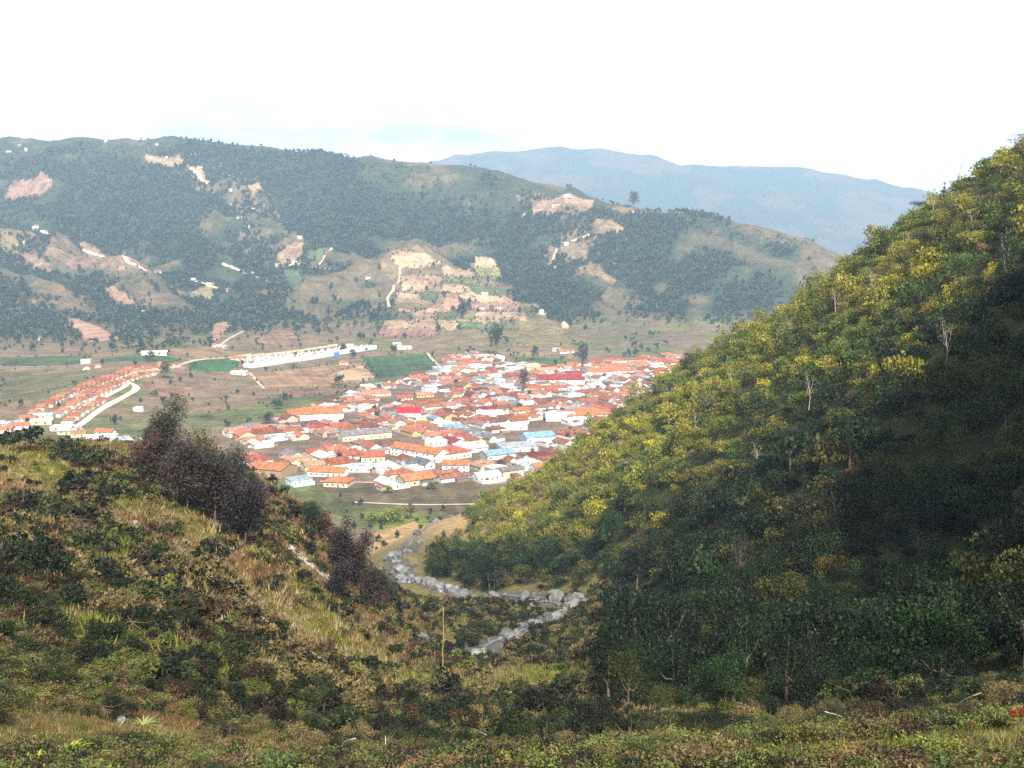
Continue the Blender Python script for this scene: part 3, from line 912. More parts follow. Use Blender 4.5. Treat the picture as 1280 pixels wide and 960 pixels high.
for k, (q, p_) in enumerate(sorted(zip(snags, sp_), key=lambda z_: z_[0][0]), 1):
    h_ = 7.5 + (k * 37 % 5)
    lb = [(math.cos(a_ * 2.1) * 1.1, math.sin(a_ * 2.1) * 1.1, h_ * (.55 + .09 * a_), .8, .9) for a_ in range(5)]
    placed_tree("bare_tree", tuple(p_), lb, crown_cloud(60, lb, .3, 40 + k), h_, .13, (.2, .17, .13), f"pale leafless tree among the crowns of the right hillside, {ordinal(k)} from the left", "bare tree", "leafless trees on the right hillside", seed=k, twigs=4, bark=(.34, .30, .25))
for u, y, hh, rr, colr, lab in [
    (1145, 343, 7, 4.2, (.05, .075, .06), "flat topped dark tree leaning left off the right skyline"),
    (1212, 326, 6, 3.0, (.10, .085, .08), "low round mauve tree right of the bare skyline tree"),
    (1234, 322, 7.5, 1.6, (.06, .075, .055), "small upright tree in the middle of the top skyline stretch"),
    (1258, 315, 8, 5.0, (.075, .07, .07), "broad flat crowned tree nearly at the top right of the ridge"),
    (1100, 355, 6, 3.2, (.13, .12, .11), "greyish dry round tree on the right skyline below the flat topped one"),
    (1064, 364, 4.5, 2.6, (.09, .08, .085), "small purplish tree lower down the right skyline"),
    (875, 420, 5.0, 3.0, (.12, .11, .085), "lowest loose brown tree on the right ridge line"),
]:
    loc = on_crest(u, y)
    g = np.random.default_rng(int(u))
    lb = [(g.uniform(-.6, .6) * rr - (.3 * rr if u == 1145 else 0), g.uniform(-.6, .6) * rr, hh * g.uniform(.7, .95), rr * g.uniform(.35, .6), hh * .09) for _ in range(9)]
    placed_tree("skyline_tree", loc, lb, crown_cloud(900, lb, .32, int(u)), hh, .16, colr, lab, "tree", "trees along the right skyline", seed=int(u))

# ------------------------------------------------------------------ trees on the left spur
purple = (.055, .038, .034); redb = (.085, .045, .032); dgreen = (.035, .055, .028); mgreen = (.09, .095, .03)
left_trees = [  # base u, v, height, radius, colour, leaves, label
    (205, 588, 11.0, 3.7, (.045, .05, .03), 6500, "tallest dark green and brown tree at the left end of the spur clump"),
    (182, 592, 6.5, 2.6, redb, 1600, "reddish brown small tree at the far left of the spur clump"),
    (222, 612, 8.0, 3.0, (.06, .045, .035), 2600, "brown ragged tree filling the gap behind the middle purple tree"),
    (250, 600, 8.5, 3.2, mgreen, 2200, "olive crowned tree between the tall dark tree and the purple ones"),
    (235, 640, 9.5, 3.4, purple, 3800, "purple brown tree low in the middle of the spur clump"),
    (268, 655, 10.0, 3.6, (.05, .04, .034), 4200, "dense purple tree with a pale stem in the spur clump"),
    (292, 640, 10.5, 3.8, (.055, .055, .045), 3600, "dark tree on the upper right edge of the spur clump"),
    (306, 680, 9.0, 3.8, (.034, .026, .03), 3800, "darkest purple tree at the lower right end of the spur clump"),
    (322, 640, 5.5, 2.4, (.10, .075, .08), 1300, "thin mauve tree leaning out at the right of the spur clump"),
    (388, 662, 6.5, 2.4, dgreen, 2000, "small dark green tree alone below the spur clump"),
    (404, 672, 5.6, 2.6, (.12, .055, .045), 1700, "small red brown tree beside the small green one"),
    (430, 722, 11.0, 2.8, (.045, .032, .038), 3400, "slim purple black tree on the steep edge above the creek"),
    (448, 742, 11.0, 2.8, (.055, .036, .033), 3400, "slim red black tree on the edge above the creek"),
    (470, 765, 9.0, 3.0, (.06, .045, .035), 2600, "dark tree lowest of the row above the creek"),
    (424, 748, 6.5, 2.6, (.035, .03, .03), 2000, "nearly black squat tree under the slim purple ones"),
    (488, 752, 5.5, 2.2, (.05, .065, .03), 1400, "small green tree right of the row above the creek"),
]
pts, ok = hit([q[0] for q in left_trees], [q[1] for q in left_trees])
for i, (q, p) in enumerate(zip(left_trees, pts)):
    lb = tree_lobes(900 + i, q[3], q[2] * .88, 13, 0)
    lb = [(a, b, c_ * (.55 + .45 * (j % 3) / 2) + .05 * q[2], r_, rz_) for j, (a, b, c_, r_, rz_) in enumerate(lb)]
    placed_tree("spur_tree", (p[0], p[1], p[2] - .2), lb, crown_cloud(int(q[5] * 1.7), lb, .27, 950 + i, hollow=.05), q[2] * .9, .17, q[4], q[6], "tree", "trees on the left spur", seed=i + 60, twigs=5, bark=(.10, .075, .07))

# ------------------------------------------------------------------ scrub on the left spur and in the gully
scr_near = proto_set("crown", 1900, .085, 5, 500, hollow=.3)
scr_far = proto_set("crown", 330, .18, 5, 520, hollow=.3)
scr_fine = proto_set("crown", 4200, .048, 5, 540, hollow=.3)
gx, gy = jitter_pts(-190, 75, 14, 270, 1.35, rng)
keep = (((gy > 26) & (np.abs(gx) < .60 * gy + 6)) | ((gx > .60 * gy + 6) & (gx < 70) & (gy < 60))) & ~inpoly(gx, gy, wood_poly)
gx, gy = gx[keep], gy[keep]
dn = fbm(gx, gy, 17, 4, 401) + .45 * fbm(gx, gy, 50, 2, 403)
dcreek, _ = seg_dist(gx, gy, creek_w)
dsc = np.min([seg_dist(gx, gy, s_)[0] for s_ in scars], 0)
gul = smoothstep(-25, 5, gx) * smoothstep(150, 90, gy) * smoothstep(38, 52, gy)
prb = smoothstep(-.26, .18, dn) * .80 + .10
prb = prb + .45 * gul
prb = np.maximum(prb, .5 * (dcreek < 25)) * smoothstep(.5, 4.5, dcreek) * smoothstep(1.5, 5, dsc)
rbp = hit1(1270, 918)
sel = (rng.uniform(size=len(gx)) < prb) & (np.hypot(gx - rbp[0], gy - rbp[1]) > 2.2)
gx, gy = gx[sel], gy[sel]
gz = Hq(gx, gy)
vis = visible(gx, gy, gz + 1.2, 5) | (rng.uniform(size=len(gx)) < .3)
gx, gy, gz = gx[vis], gy[vis], gz[vis]
n = len(gx); dist = np.hypot(gx, gy)
srad = rng.gamma(4, .20, n) + .28; srad *= np.clip(.45 + dist / 130, .5, 1.15)
shei = srad * rng.uniform(.8, 1.5, n)
rot = rng.uniform(0, 6.28, n)
S_PAL = np.array([(.013, .021, .009), (.032, .042, .013), (.055, .032, .017), (.15, .115, .045), (.018, .013, .010), (.11, .12, .026)])
S_NAM = ["dark green", "olive green", "reddish brown", "straw brown", "near black brown", "yellow green"]
ci = np.array([0, 0, 0, 1, 1, 1, 2, 3, 3, 4, 5])[rng.integers(0, 11, n)]
tint = S_PAL[ci] * rng.uniform(.7, 1.3, n)[:, None]
uu, vv = to_px(gx, gy, gz + .5)
app = srad / dist * (uu > -5) * (uu < 1285) * (vv < 962) * visible(gx, gy, gz + .8, 4)
indiv = np.argsort(-app)[:270]
is_ind = np.zeros(n, bool); is_ind[indiv] = True
lod = (dist < 80).astype(int) + (dist < 46); which = rng.integers(0, 5, n)
S3 = np.stack([srad, srad, shei], 1)
bt = []
for L_i, ps in enumerate((scr_far, scr_near, scr_fine)):
    for k in range(5):
        q = (~is_ind) & (lod == L_i) & (which == k)
        bt.append((ps[k], np.stack([gx, gy, gz - .12 * shei - .1], 1)[q], S3[q], rot[q], tint[q]))
merged("undergrowth", bt, M["leaf"])
bl = band_labels(list(indiv), np.floor(vv / 26), uu)
stemp = [trunk_mesh("stem", p.lobes, 1.0, .035, 70 + i, below=.4) for i, p in enumerate(scr_near)]
for i in indiv:
    p = (scr_far, scr_near, scr_fine)[lod[i]][which[i]]
    t = empty("bush", (gx[i], gy[i], gz[i] - .12 * shei[i] - .1), rot[i], (srad[i], srad[i], shei[i]))
    o = obj("foliage", p.crown(), t); o.color = (*tint[i], 1)
    o = obj("stem", stemp[which[i]], t); o.color = (.13, .09, .06, 1)
    r_, c_ = bl[i]
    tag(t, f"{S_NAM[ci[i]]} bush on the near slope, {ordinal(c_)} from left in {ordinal(r_)} band down", "bush", "bushes on the near slopes")
print("scrub", n)

# ------------------------------------------------------------------ grass, weeds and shrublets
def tuft(n, h, w, seed, spread=.5, lean=.5):
    g = np.random.default_rng(seed)
    a = g.uniform(0, 6.28, n); r_ = spread * np.sqrt(g.uniform(0, 1, n))
    b0 = np.stack([np.cos(a) * r_, np.sin(a) * r_, np.full(n, -.08)], 1)
    la = g.uniform(0, 6.28, n); ln = lean * g.uniform(.1, 1, n); hh = h * g.uniform(.45, 1, n)
    tip = b0 + np.stack([np.cos(la) * ln * hh, np.sin(la) * ln * hh, hh], 1)
    pa = la + g.uniform(-1.6, 1.6, n)
    ww = np.stack([np.cos(pa), np.sin(pa), np.zeros(n)], 1) * w * .5
    v = np.stack([b0 - ww, b0 + ww, tip], 1).reshape(-1, 3)
    br = g.uniform(.6, 1.35, n); c_ = np.repeat(np.stack([br * g.uniform(.9, 1.15, n), br, br * .9], 1), 3, 0)
    return Proto("grass", v.astype(np.float32), c_.astype(np.float32))
G_NEAR = [tuft(24, .22, .02, 600 + i, .36, 1.3) for i in range(4)]
G_FAR = [tuft(16, .75, .12, 620 + i, .7, .7) for i in range(4)]
gp = []
# near ledge and lower left: fine
ang = rng.uniform(-.62, .62, 34000); rr_ = np.sqrt(rng.uniform(11 ** 2, 62 ** 2, 34000))
gp.append((np.sin(ang) * rr_, np.cos(ang) * rr_, 0))
ang = rng.uniform(.6, 1.25, 9000); rr_ = np.sqrt(rng.uniform(12 ** 2, 75 ** 2, 9000))
gp.append((np.sin(ang) * rr_, np.cos(ang) * rr_, 1))
ang = rng.uniform(-1.1, -.6, 6000); rr_ = np.sqrt(rng.uniform(12 ** 2, 90 ** 2, 6000))
gp.append((np.sin(ang) * rr_, np.cos(ang) * rr_, 1))
ang = rng.uniform(-.62, .30, 42000); rr_ = np.sqrt(rng.uniform(58 ** 2, 240 ** 2, 42000))
gp.append((np.sin(ang) * rr_, np.cos(ang) * rr_, 1))
bt = []
G_PAL = np.array([(.23, .165, .07), (.18, .15, .045), (.085, .09, .022), (.17, .10, .05), (.28, .22, .125), (.10, .052, .03), (.15, .16, .03)])
for a_, b_, lv in gp:
    z_ = Hq(a_, b_)
    k_ = visible(a_, b_, z_ + .5, 3) | (np.abs(a_) > .6 * b_ + 2)
    k_ &= ~inpoly(a_, b_, wood_poly) | (b_ < 45) | (a_ > .62 * b_ + 4)
    dc, _ = seg_dist(a_, b_, creek_w); k_ &= dc > 8
    a_, b_, z_ = a_[k_], b_[k_], z_[k_]
    m_ = len(a_)
    nz_ = fbm(a_, b_, 9, 3, 501) + .5 * fbm(a_, b_, 30, 2, 503)
    base_i = np.clip(((nz_ + .6) / 1.2 * 7 + rng.normal(0, 1.3, m_)).astype(int), 0, 6)
    remap = np.array([3, 5, 0, 4, 1, 2, 6])[base_i]
    tn = G_PAL[remap] * rng.uniform(.75, 1.25, m_)[:, None]
    ledge = smoothstep(38, 30, b_) * (rng.uniform(size=m_) < .45)
    tn = tn + (np.array((.16, .17, .04)) * rng.uniform(.5, 1.3, m_)[:, None] - tn) * ledge[:, None]
    ps = G_FAR if lv else G_NEAR
    w_ = rng.integers(0, 4, m_); ro = rng.uniform(0, 6.28, m_); sc_ = rng.uniform(.6, 1.4, m_)
    for k in range(4):
        q = w_ == k
        bt.append((ps[k], np.stack([a_, b_, z_], 1)[q], sc_[q], ro[q], tn[q]))
merged("grass", bt, M["grass"])
# small leafy weeds
W_P = [Proto("weed", *crown_cloud(190, tree_lobes(700 + i, .42, .36, 4), .048, 710 + i, .2)) for i in range(4)]
ang = rng.uniform(-.62, .62, 24000); rr_ = rng.uniform(10 ** 1.5, 75 ** 1.5, 24000) ** (1 / 1.5)
a_, b_ = np.sin(ang) * rr_, np.cos(ang) * rr_
z_ = Hq(a_, b_); k_ = visible(a_, b_, z_ + .4, 3) & (fbm(a_, b_, 6, 3, 511) > -.16)
a_, b_, z_ = a_[k_], b_[k_], z_[k_]; m_ = len(a_)
tn = np.concatenate([S_PAL, G_PAL[[2, 3, 6]], [(.09, .13, .03)]])[rng.integers(0, 10, m_)] * rng.uniform(.7, 1.3, m_)[:, None]
w_ = rng.integers(0, 4, m_); ro = rng.uniform(0, 6.28, m_); sc_ = rng.uniform(.5, 1.6, m_)
merged("weeds", [(W_P[k], np.stack([a_, b_, z_ - .05], 1)[w_ == k], sc_[w_ == k], ro[w_ == k], tn[w_ == k]) for k in range(4)], M["leaf"])

# ------------------------------------------------------------------ creek boulders and loose rocks
def rock_mesh(seed, name="boulder"):
    g = random.Random(seed); bm = bmesh.new()
    bmesh.ops.create_icosphere(bm, subdivisions=2, radius=1)
    pl = [Vector((g.gauss(0, 1), g.gauss(0, 1), g.gauss(0, .8))).normalized() for _ in range(9)]
    offs = [g.uniform(.55, .95) for _ in pl]
    for v in bm.verts:
        for p_, o_ in zip(pl, offs):
            d_ = v.co.dot(p_)
            if d_ > o_: v.co -= p_ * (d_ - o_)
        v.co *= 1 + g.uniform(-.03, .03); v.co.z *= .72
    return bm_mesh(name, bm, M["rock"])
rocks = [rock_mesh(i) for i in range(7)]
bd = []
seglen = [0]
cw = np.array(creek_w)
for i in range(len(cw) - 1): seglen.append(seglen[-1] + np.hypot(*(cw[i + 1] - cw[i])))
g = random.Random(4)
for i in range(330):
    t_ = g.uniform(0, seglen[-1]); q = np.array([np.interp(t_, seglen, cw[:, 0]), np.interp(t_, seglen, cw[:, 1])])
    q += np.array([g.gauss(0, 1.9), g.gauss(0, 1.9)])
    bd.append((q[0], q[1], g.choice([.6, .8, 1.0, 1.2, 1.6, 2.0, 2.4]) * g.uniform(.8, 1.2), t_))
bd = np.array(bd); bz = Hq(bd[:, 0], bd[:, 1])
bv = visible(bd[:, 0], bd[:, 1], bz + .8, 3) & ((bd[:, 1] < 370) | (np.arange(len(bd)) % 4 == 0))
bd, bz = bd[bv], bz[bv]
o_ = np.argsort(-bd[:, 2] / bd[:, 1])
ind = sorted(o_[:150], key=lambda i: bd[i, 3])
for k, i in enumerate(ind, 1):
    o = obj("boulder", rocks[i % 7]); s_ = bd[i, 2]
    o.location = (bd[i, 0], bd[i, 1], bz[i] + .15 * s_); o.scale = (s_, s_ * g.uniform(.7, 1), s_ * g.uniform(.8, 1.1)); o.rotation_euler = (g.uniform(-.3, .3), g.uniform(-.3, .3), g.uniform(0, 6.3))
    w = g.uniform(.07, .19); o.color = (w, w * .98, w * .94, 1)
    tag(o, f"{'big' if s_ > 1.3 else 'small' if s_ < .8 else 'middling'} {'pale' if w > .13 else 'grey'} boulder in the creek, {ordinal(k)} going down the stream bed", "boulder", "boulders in the creek")
def rock_arrays(me):
    n_ = len(me.vertices); v = np.empty(n_ * 3); me.vertices.foreach_get("co", v); v = v.reshape(-1, 3)
    f = np.array([p_.vertices[:] for p_ in me.polygons]); return v[f.ravel()].astype(np.float32)
pr_ = [Proto("stones", rock_arrays(r_), np.ones((len(r_.polygons) * 3, 3), np.float32)) for r_ in rocks]
M["stone"] = tinted("stone", n_scale=.9, lo=(.5, .5, .52), hi=(1.35, 1.32, 1.28), use_attr=True)
rest = o_[150:]
g2 = np.random.default_rng(3)
t_ = g2.uniform(0, seglen[-1], 1100)
sx = np.interp(t_, seglen, cw[:, 0]) + g2.normal(0, 2.2, 1100); sy = np.interp(t_, seglen, cw[:, 1]) + g2.normal(0, 2.2, 1100)
kk = (sy < 370) | (np.arange(len(sy)) % 4 == 0); sx, sy = sx[kk], sy[kk]
sx = np.concatenate([sx, bd[rest, 0]]); sy = np.concatenate([sy, bd[rest, 1]])
ss = np.concatenate([g2.uniform(.18, .5, len(kk[kk])), bd[rest, 2]])
sz = Hq(sx, sy); tn = np.stack([g2.uniform(.06, .18, len(sx))] * 3, 1) * np.array((1, .98, .94)); wi = g2.integers(0, 7, len(sx))
merged("creek_stones", [(pr_[k], np.stack([sx, sy, sz], 1)[wi == k], ss[wi == k], g2.uniform(0, 6, (wi == k).sum()), tn[wi == k]) for k in range(7)], M["stone"])
# water thread in the creek bed
def ribbon(name, pts, width, mat, lift=.12, color=(1, 1, 1), wob=0, seed=0, step=6.0):
    P_ = [np.array(p_[:2], float) for p_ in pts]; out = []
    for a_, b_ in zip(P_, P_[1:]):
        k_ = max(1, int(np.hypot(*(b_ - a_)) / step))
        out += [a_ + (b_ - a_) * j / k_ for j in range(k_)]
    out.append(P_[-1]); out = np.array(out)
    for _ in range(3): out[1:-1] = (out[:-2] + 2 * out[1:-1] + out[2:]) / 4
    tn_ = np.gradient(out, axis=0); tn_ /= np.linalg.norm(tn_, axis=1)[:, None] + 1e-9
    nm_ = np.stack([-tn_[:, 1], tn_[:, 0]], 1)
    K = 5; n_ = len(out); V = []
    wd = width * (1 + wob * fbm(np.arange(n_), np.zeros(n_) + seed, 3, 3, 5))
    for j in range(K):
        q = out + nm_ * ((j / (K - 1) - .5) * wd)[:, None]
        z_ = (H_far(q[:, 0], q[:, 1]) if q[:, 1].min() > 640 else Hq(q[:, 0], q[:, 1])) + lift
        V.append(np.column_stack([q, z_]))
    V = np.stack(V, 1).reshape(-1, 3)
    F = [(i * K + j, i * K + j + 1, (i + 1) * K + j + 1, (i + 1) * K + j) for i in range(n_ - 1) for j in range(K - 1)]
    me = mesh_np(name, V, F, mat, True); o = obj(name, me); o.color = (*color, 1); o["kind"] = "structure"
    return o
wm, wt, wb = new_mat("creek_water")
wb.inputs["Base Color"].default_value = (.10, .13, .15, 1); wb.inputs["Roughness"].default_value = .12; wb.inputs["Specular IOR Level"].default_value = .5
bump(wt, wb, noise_fac(wt, 2.5, 4), .4, .1)
ribbon("creek_water", creek_w, 1.0, wm, .22, wob=.6, step=4)
# gravel track on the far side of the left spur
gp_, _ok = hit([362, 380, 398, 415, 430, 440], [684, 700, 712, 726, 738, 748])
ribbon("gravel_path", gp_, 3.2, M["gravel"], .15, (.42, .38, .34), wob=.5, step=2.5)
# loose rocks lying on the left slope
lr = [(245, 690, .8), (262, 683, .5), (290, 688, .9), (303, 695, .7), (318, 690, .6), (240, 683, .9), (278, 700, .6), (354, 768, .6), (205, 778, .7), (150, 902, .5), (352, 943, .35), (715, 925, .4), (790, 940, .5), (775, 918, .6), (1060, 915, .35),
      (330, 875, .5), (345, 862, .45), (232, 736, .6), (168, 655, 1.0), (480, 640, .8), (335, 652, .5)]
pp, okk = hit([q[0] for q in lr], [q[1] for q in lr])
order_l = sorted(range(len(lr)), key=lambda i: lr[i][0])
for rank, i in enumerate(order_l, 1):
    if not okk[i]: continue
    s_ = lr[i][2] * .55; o = obj("rock", rocks[i % 7]); o.location = (pp[i][0], pp[i][1], pp[i][2] + .15 * s_); o.scale = (s_, s_ * .8, s_ * .9); o.rotation_euler = (.2, .1, i * 1.3)
    o.color = (.22, .21, .21, 1)
    tag(o, f"grey rock lying in the near scrub, {ordinal(rank)} of the loose rocks from the left", "rock", "loose rocks on the near slopes")

# ------------------------------------------------------------------ poles, sticks, rosettes, ferns
def stick(name, a_, b_, r0, r1, color, label, cat, bend=.0, knots=6):
    bm = bmesh.new(); a_, b_ = Vector(a_), Vector(b_); g = random.Random(int(r0 * 1e4) + knots)
    side = (b_ - a_).cross(Vector((.3, .2, 1))).normalized(); pts_ = []
    for i in range(knots + 1):
        f = i / knots; pts_.append(a_.lerp(b_, f) + side * math.sin(f * math.pi) * bend + Vector((g.uniform(-1, 1), g.uniform(-1, 1), g.uniform(-1, 1))) * r0 * .6 * (0 < i < knots))
    org = pts_[0].copy()
    tube(bm, [q - org for q in pts_], [r0 + (r1 - r0) * i / knots for i in range(knots + 1)], 6)
    o = obj(name, bm_mesh(name, bm, M["bark"], True)); o.location = org; o.color = (*color, 1)
    return tag(o, label, cat)
b_ = hit1(553, 838); k_ = 66 / F_PX * b_[1]
stick("flower_stalk", (b_[0], b_[1], b_[2] - .3), (b_[0] + .25, b_[1], b_[2] + k_ + 2.2), .12, .05, (.28, .21, .09), "tall thin straw coloured flower stalk standing by the creek", "dry stalk")
pa = hit1(307, 765); pb = hit1(410, 838)
stick("fallen_pole", (pa[0], pa[1], pa[2] + .9), (pb[0], pb[1], pb[2] + .7), .09, .12, (.27, .21, .15), "long pale fallen pole lying across the left slope", "pole", bend=.5)
for u0, v0, u1, v1, r_, lab in [(428, 938, 445, 960, .05, "pale forked stick poking up at the lower left of the ledge"), (468, 945, 482, 915, .04, "curved pale twig standing in the low bushes"),
                               (585, 905, 608, 940, .04, "pale bent twig in front of the dark gully"), (1080, 905, 1030, 925, .05, "arched dead branch lying at the right end of the ledge"), (1185, 893, 1225, 884, .05, "thin dead branch beside the red bush")]:
    a1 = hit1(u0, v0); b1 = hit1(u1, max(v0, v1)); 
    if a1 is None or b1 is None: continue
    top = (b1[0], b1[1], b1[2] + .9)
    stick("dead_branch", (a1[0], a1[1], a1[2] - .05), top, r_ * .7, r_ * .3, (.5, .45, .33), lab, "branch", bend=.2)
def rosette(name, loc, n_, ln, wd, color, label, cat, seed, arch=.4, up=.9):
    g = random.Random(seed); bm = bmesh.new()
    for i in range(n_):
        a_ = i * 2.399 + g.uniform(-.2, .2); el = up * (.35 + .65 * (i / n_)); L_ = ln * g.uniform(.75, 1.1)
        dx_, dy_ = math.cos(a_), math.sin(a_); prev = None
        for k in range(5):
            f = k / 4; hz = L_ * f * math.cos(el); z_ = L_ * f * math.sin(el) - arch * L_ * f * f; w_ = wd * (1 - f) ** .7 * .5 + .002
            l_ = bm.verts.new((dx_ * hz - dy_ * w_, dy_ * hz + dx_ * w_, z_)); r_ = bm.verts.new((dx_ * hz + dy_ * w_, dy_ * hz - dx_ * w_, z_))
            if prev: bm.faces.new((prev[0], prev[1], r_, l_))
            prev = (l_, r_)
    o = obj(name, bm_mesh(name, bm, M["grass"])); o.location = loc; o.color = (*color, 1)
    ca = o.data.color_attributes.new("tint", 'FLOAT_COLOR', 'POINT'); ca.data.foreach_set("color", np.ones(len(o.data.vertices) * 4, np.float32))
    return tag(o, label, cat)
for i, (u, v, ln, c_, lab, ct) in enumerate([
    (180, 908, .75, (.26, .30, .09), "spiky pale green rosette plant beside a dark hollow at lower left", "rosette plant"),
    (290, 897, .55, (.22, .26, .07), "small spiky rosette right of the larger pale one", "rosette plant"),
    (352, 806, .8, (.26, .28, .06), "yellow green rosette beside the fallen pole", "rosette plant"),
    (270, 760, 1.0, (.20, .24, .05), "bright rosette plant above the fallen pole", "rosette plant"),
    (516, 882, 1.1, (.36, .34, .12), "pale rosette on the slope left of the dark gully", "rosette plant")]):
    p_ = hit1(u, v)
    rosette("rosette_plant", (p_[0], p_[1], p_[2]), 34, ln, .07, c_, lab, ct, i)
for i, (u, v, ln, lab) in enumerate([
    (85, 950, 1.5, "arching bright yellow green fern in the bottom left"), (45, 958, 1.2, "smaller bright fern at the bottom left edge"),
    (120, 958, 1.3, "yellow green fern low at right of the arching one"), (1165, 955, .9, "arched yellow green fern in the lower right"), (1190, 958, .7, "small fern beside the arched one at lower right"),
    (968, 925, .5, "low green fern on the ledge under the dark slope"), (800, 950, .35, "bright green fern on the bottom edge of the ledge"), (415, 955, .5, "fresh green fern beside the pale forked stick")]):
    p_ = hit1(u, v)
    rosette("fern", (p_[0], p_[1], p_[2]), 60, ln, .10, (.28, .32, .035), lab, "fern", 40 + i, arch=.75, up=1.25)
# red leaved bush at the right edge
p_ = hit1(1270, 918)
lb = [(.12, 0, .6, .2, .15), (-.15, .1, .5, .13, .1), (.4, .1, .65, .24, .18)]
placed_tree("red_bush", (p_[0] + .1, p_[1], p_[2]), lb, crown_cloud(700, lb, .05, 77, .2), .7, .03, (.30, .02, .025), "bright red leaved bush at the right edge of the ledge", "bush", seed=9)

# ================================================================== TOWN
def quadbox(bm, x0, x1, y0, y1, z0, z1):
    vs = [bm.verts.new(p) for p in [(x0, y0, z0), (x1, y0, z0), (x1, y1, z0), (x0, y1, z0), (x0, y0, z1), (x1, y0, z1), (x1, y1, z1), (x0, y1, z1)]]
    for f in [(0, 3, 2, 1), (4, 5, 6, 7), (0, 1, 5, 4), (1, 2, 6, 5), (2, 3, 7, 6), (3, 0, 4, 7)]:
        bm.faces.new([vs[i] for i in f])
def solid(bm, bot, top):
    """closed prism between two rings of equal length"""
    a = [bm.verts.new(p) for p in bot]; b = [bm.verts.new(p) for p in top]; n = len(a)
    for i in range(n): bm.faces.new((a[i], a[(i + 1) % n], b[(i + 1) % n], b[i]))
    bm.faces.new(a[::-1]); bm.faces.new(b)
def wing_walls(bm, cx, cy, L_, W_, h, rise, axis, below=2.5):
    """walls with gable ends; ridge runs along axis 0 (x) or 1 (y)"""
    def T(x, y, z): return (cx + x, cy + y, z) if axis == 0 else (cx - y, cy + x, z)
    l, w = L_ / 2, W_ / 2
    prof = [(-w, -below), (w, -below), (w, h), (0, h + rise), (-w, h)]
    solid(bm, [T(-l, y, z) for y, z in prof], [T(l, y, z) for y, z in prof])
def wing_roof(bm, cx, cy, L_, W_, h, rise, axis, over=.6, th=.22):
    def T(x, y, z): return (cx + x, cy + y, z) if axis == 0 else (cx - y, cy + x, z)
    l, w = L_ / 2 + over * .7, W_ / 2
    for s in (-1, 1):
        e = over; ez = h - rise / w * e
        a = [(0, h + rise + .03), (s * (w + e), ez + .03), (s * (w + e), ez + .03 + th), (0, h + rise + .03 + th)]
        solid(bm, [T(-l, y, z) for y, z in a], [T(l, y, z) for y, z in a])
    # ridge tiles
    quadr = [(-.25, h + rise + th), (.25, h + rise + th), (.12, h + rise + th + .2), (-.12, h + rise + th + .2)]
    solid(bm, [T(-l, y, z) for y, z in quadr], [T(l, y, z) for y, z in quadr])
def hip_roof(bm, cx, cy, L_, W_, h, rise, over=.7):
    l, w = L_ / 2 + over, W_ / 2 + over; r = max(L_ - W_, .6) / 2
    b = [(cx - l, cy - w), (cx + l, cy - w), (cx + l, cy + w), (cx - l, cy + w)]
    lo = [bm.verts.new((x, y, h + .02)) for x, y in b]; mi = [bm.verts.new((x, y, h + .24)) for x, y in b]
    t1 = bm.verts.new((cx - r, cy, h + rise)); t2 = bm.verts.new((cx + r, cy, h + rise))
    bm.faces.new(lo[::-1])
    for i in range(4): bm.faces.new((lo[i], lo[(i + 1) % 4], mi[(i + 1) % 4], mi[i]))
    bm.faces.new((mi[0], mi[1], t2, t1)); bm.faces.new((mi[1], mi[2], t2)); bm.faces.new((mi[2], mi[3], t1, t2)); bm.faces.new((mi[3], mi[0], t1))

WIN = {}
def window_meshes():
    for nm, w, h in (("window", 1.3, 1.3), ("door", 1.2, 2.2), ("wide", 2.6, 1.4)):
        bm = bmesh.new()      # frame
        t = .12
        quadbox(bm, -w / 2, w / 2, -.06, .06, 0, t); quadbox(bm, -w / 2, w / 2, -.06, .06, h - t, h)
        quadbox(bm, -w / 2, -w / 2 + t, -.06, .06, t + .002, h - t - .002); quadbox(bm, w / 2 - t, w / 2, -.06, .06, t + .002, h - t - .002)
        fr = bm_mesh(nm, bm, M["wall"])
        bm = bmesh.new(); quadbox(bm, -w / 2 + t + .003, w / 2 - t - .003, -.03, .03, t + .005, h - t - .005)
        WIN[nm] = (fr, bm_mesh("pane", bm, M["pane"] if nm != "door" else M["door"]))
window_meshes()

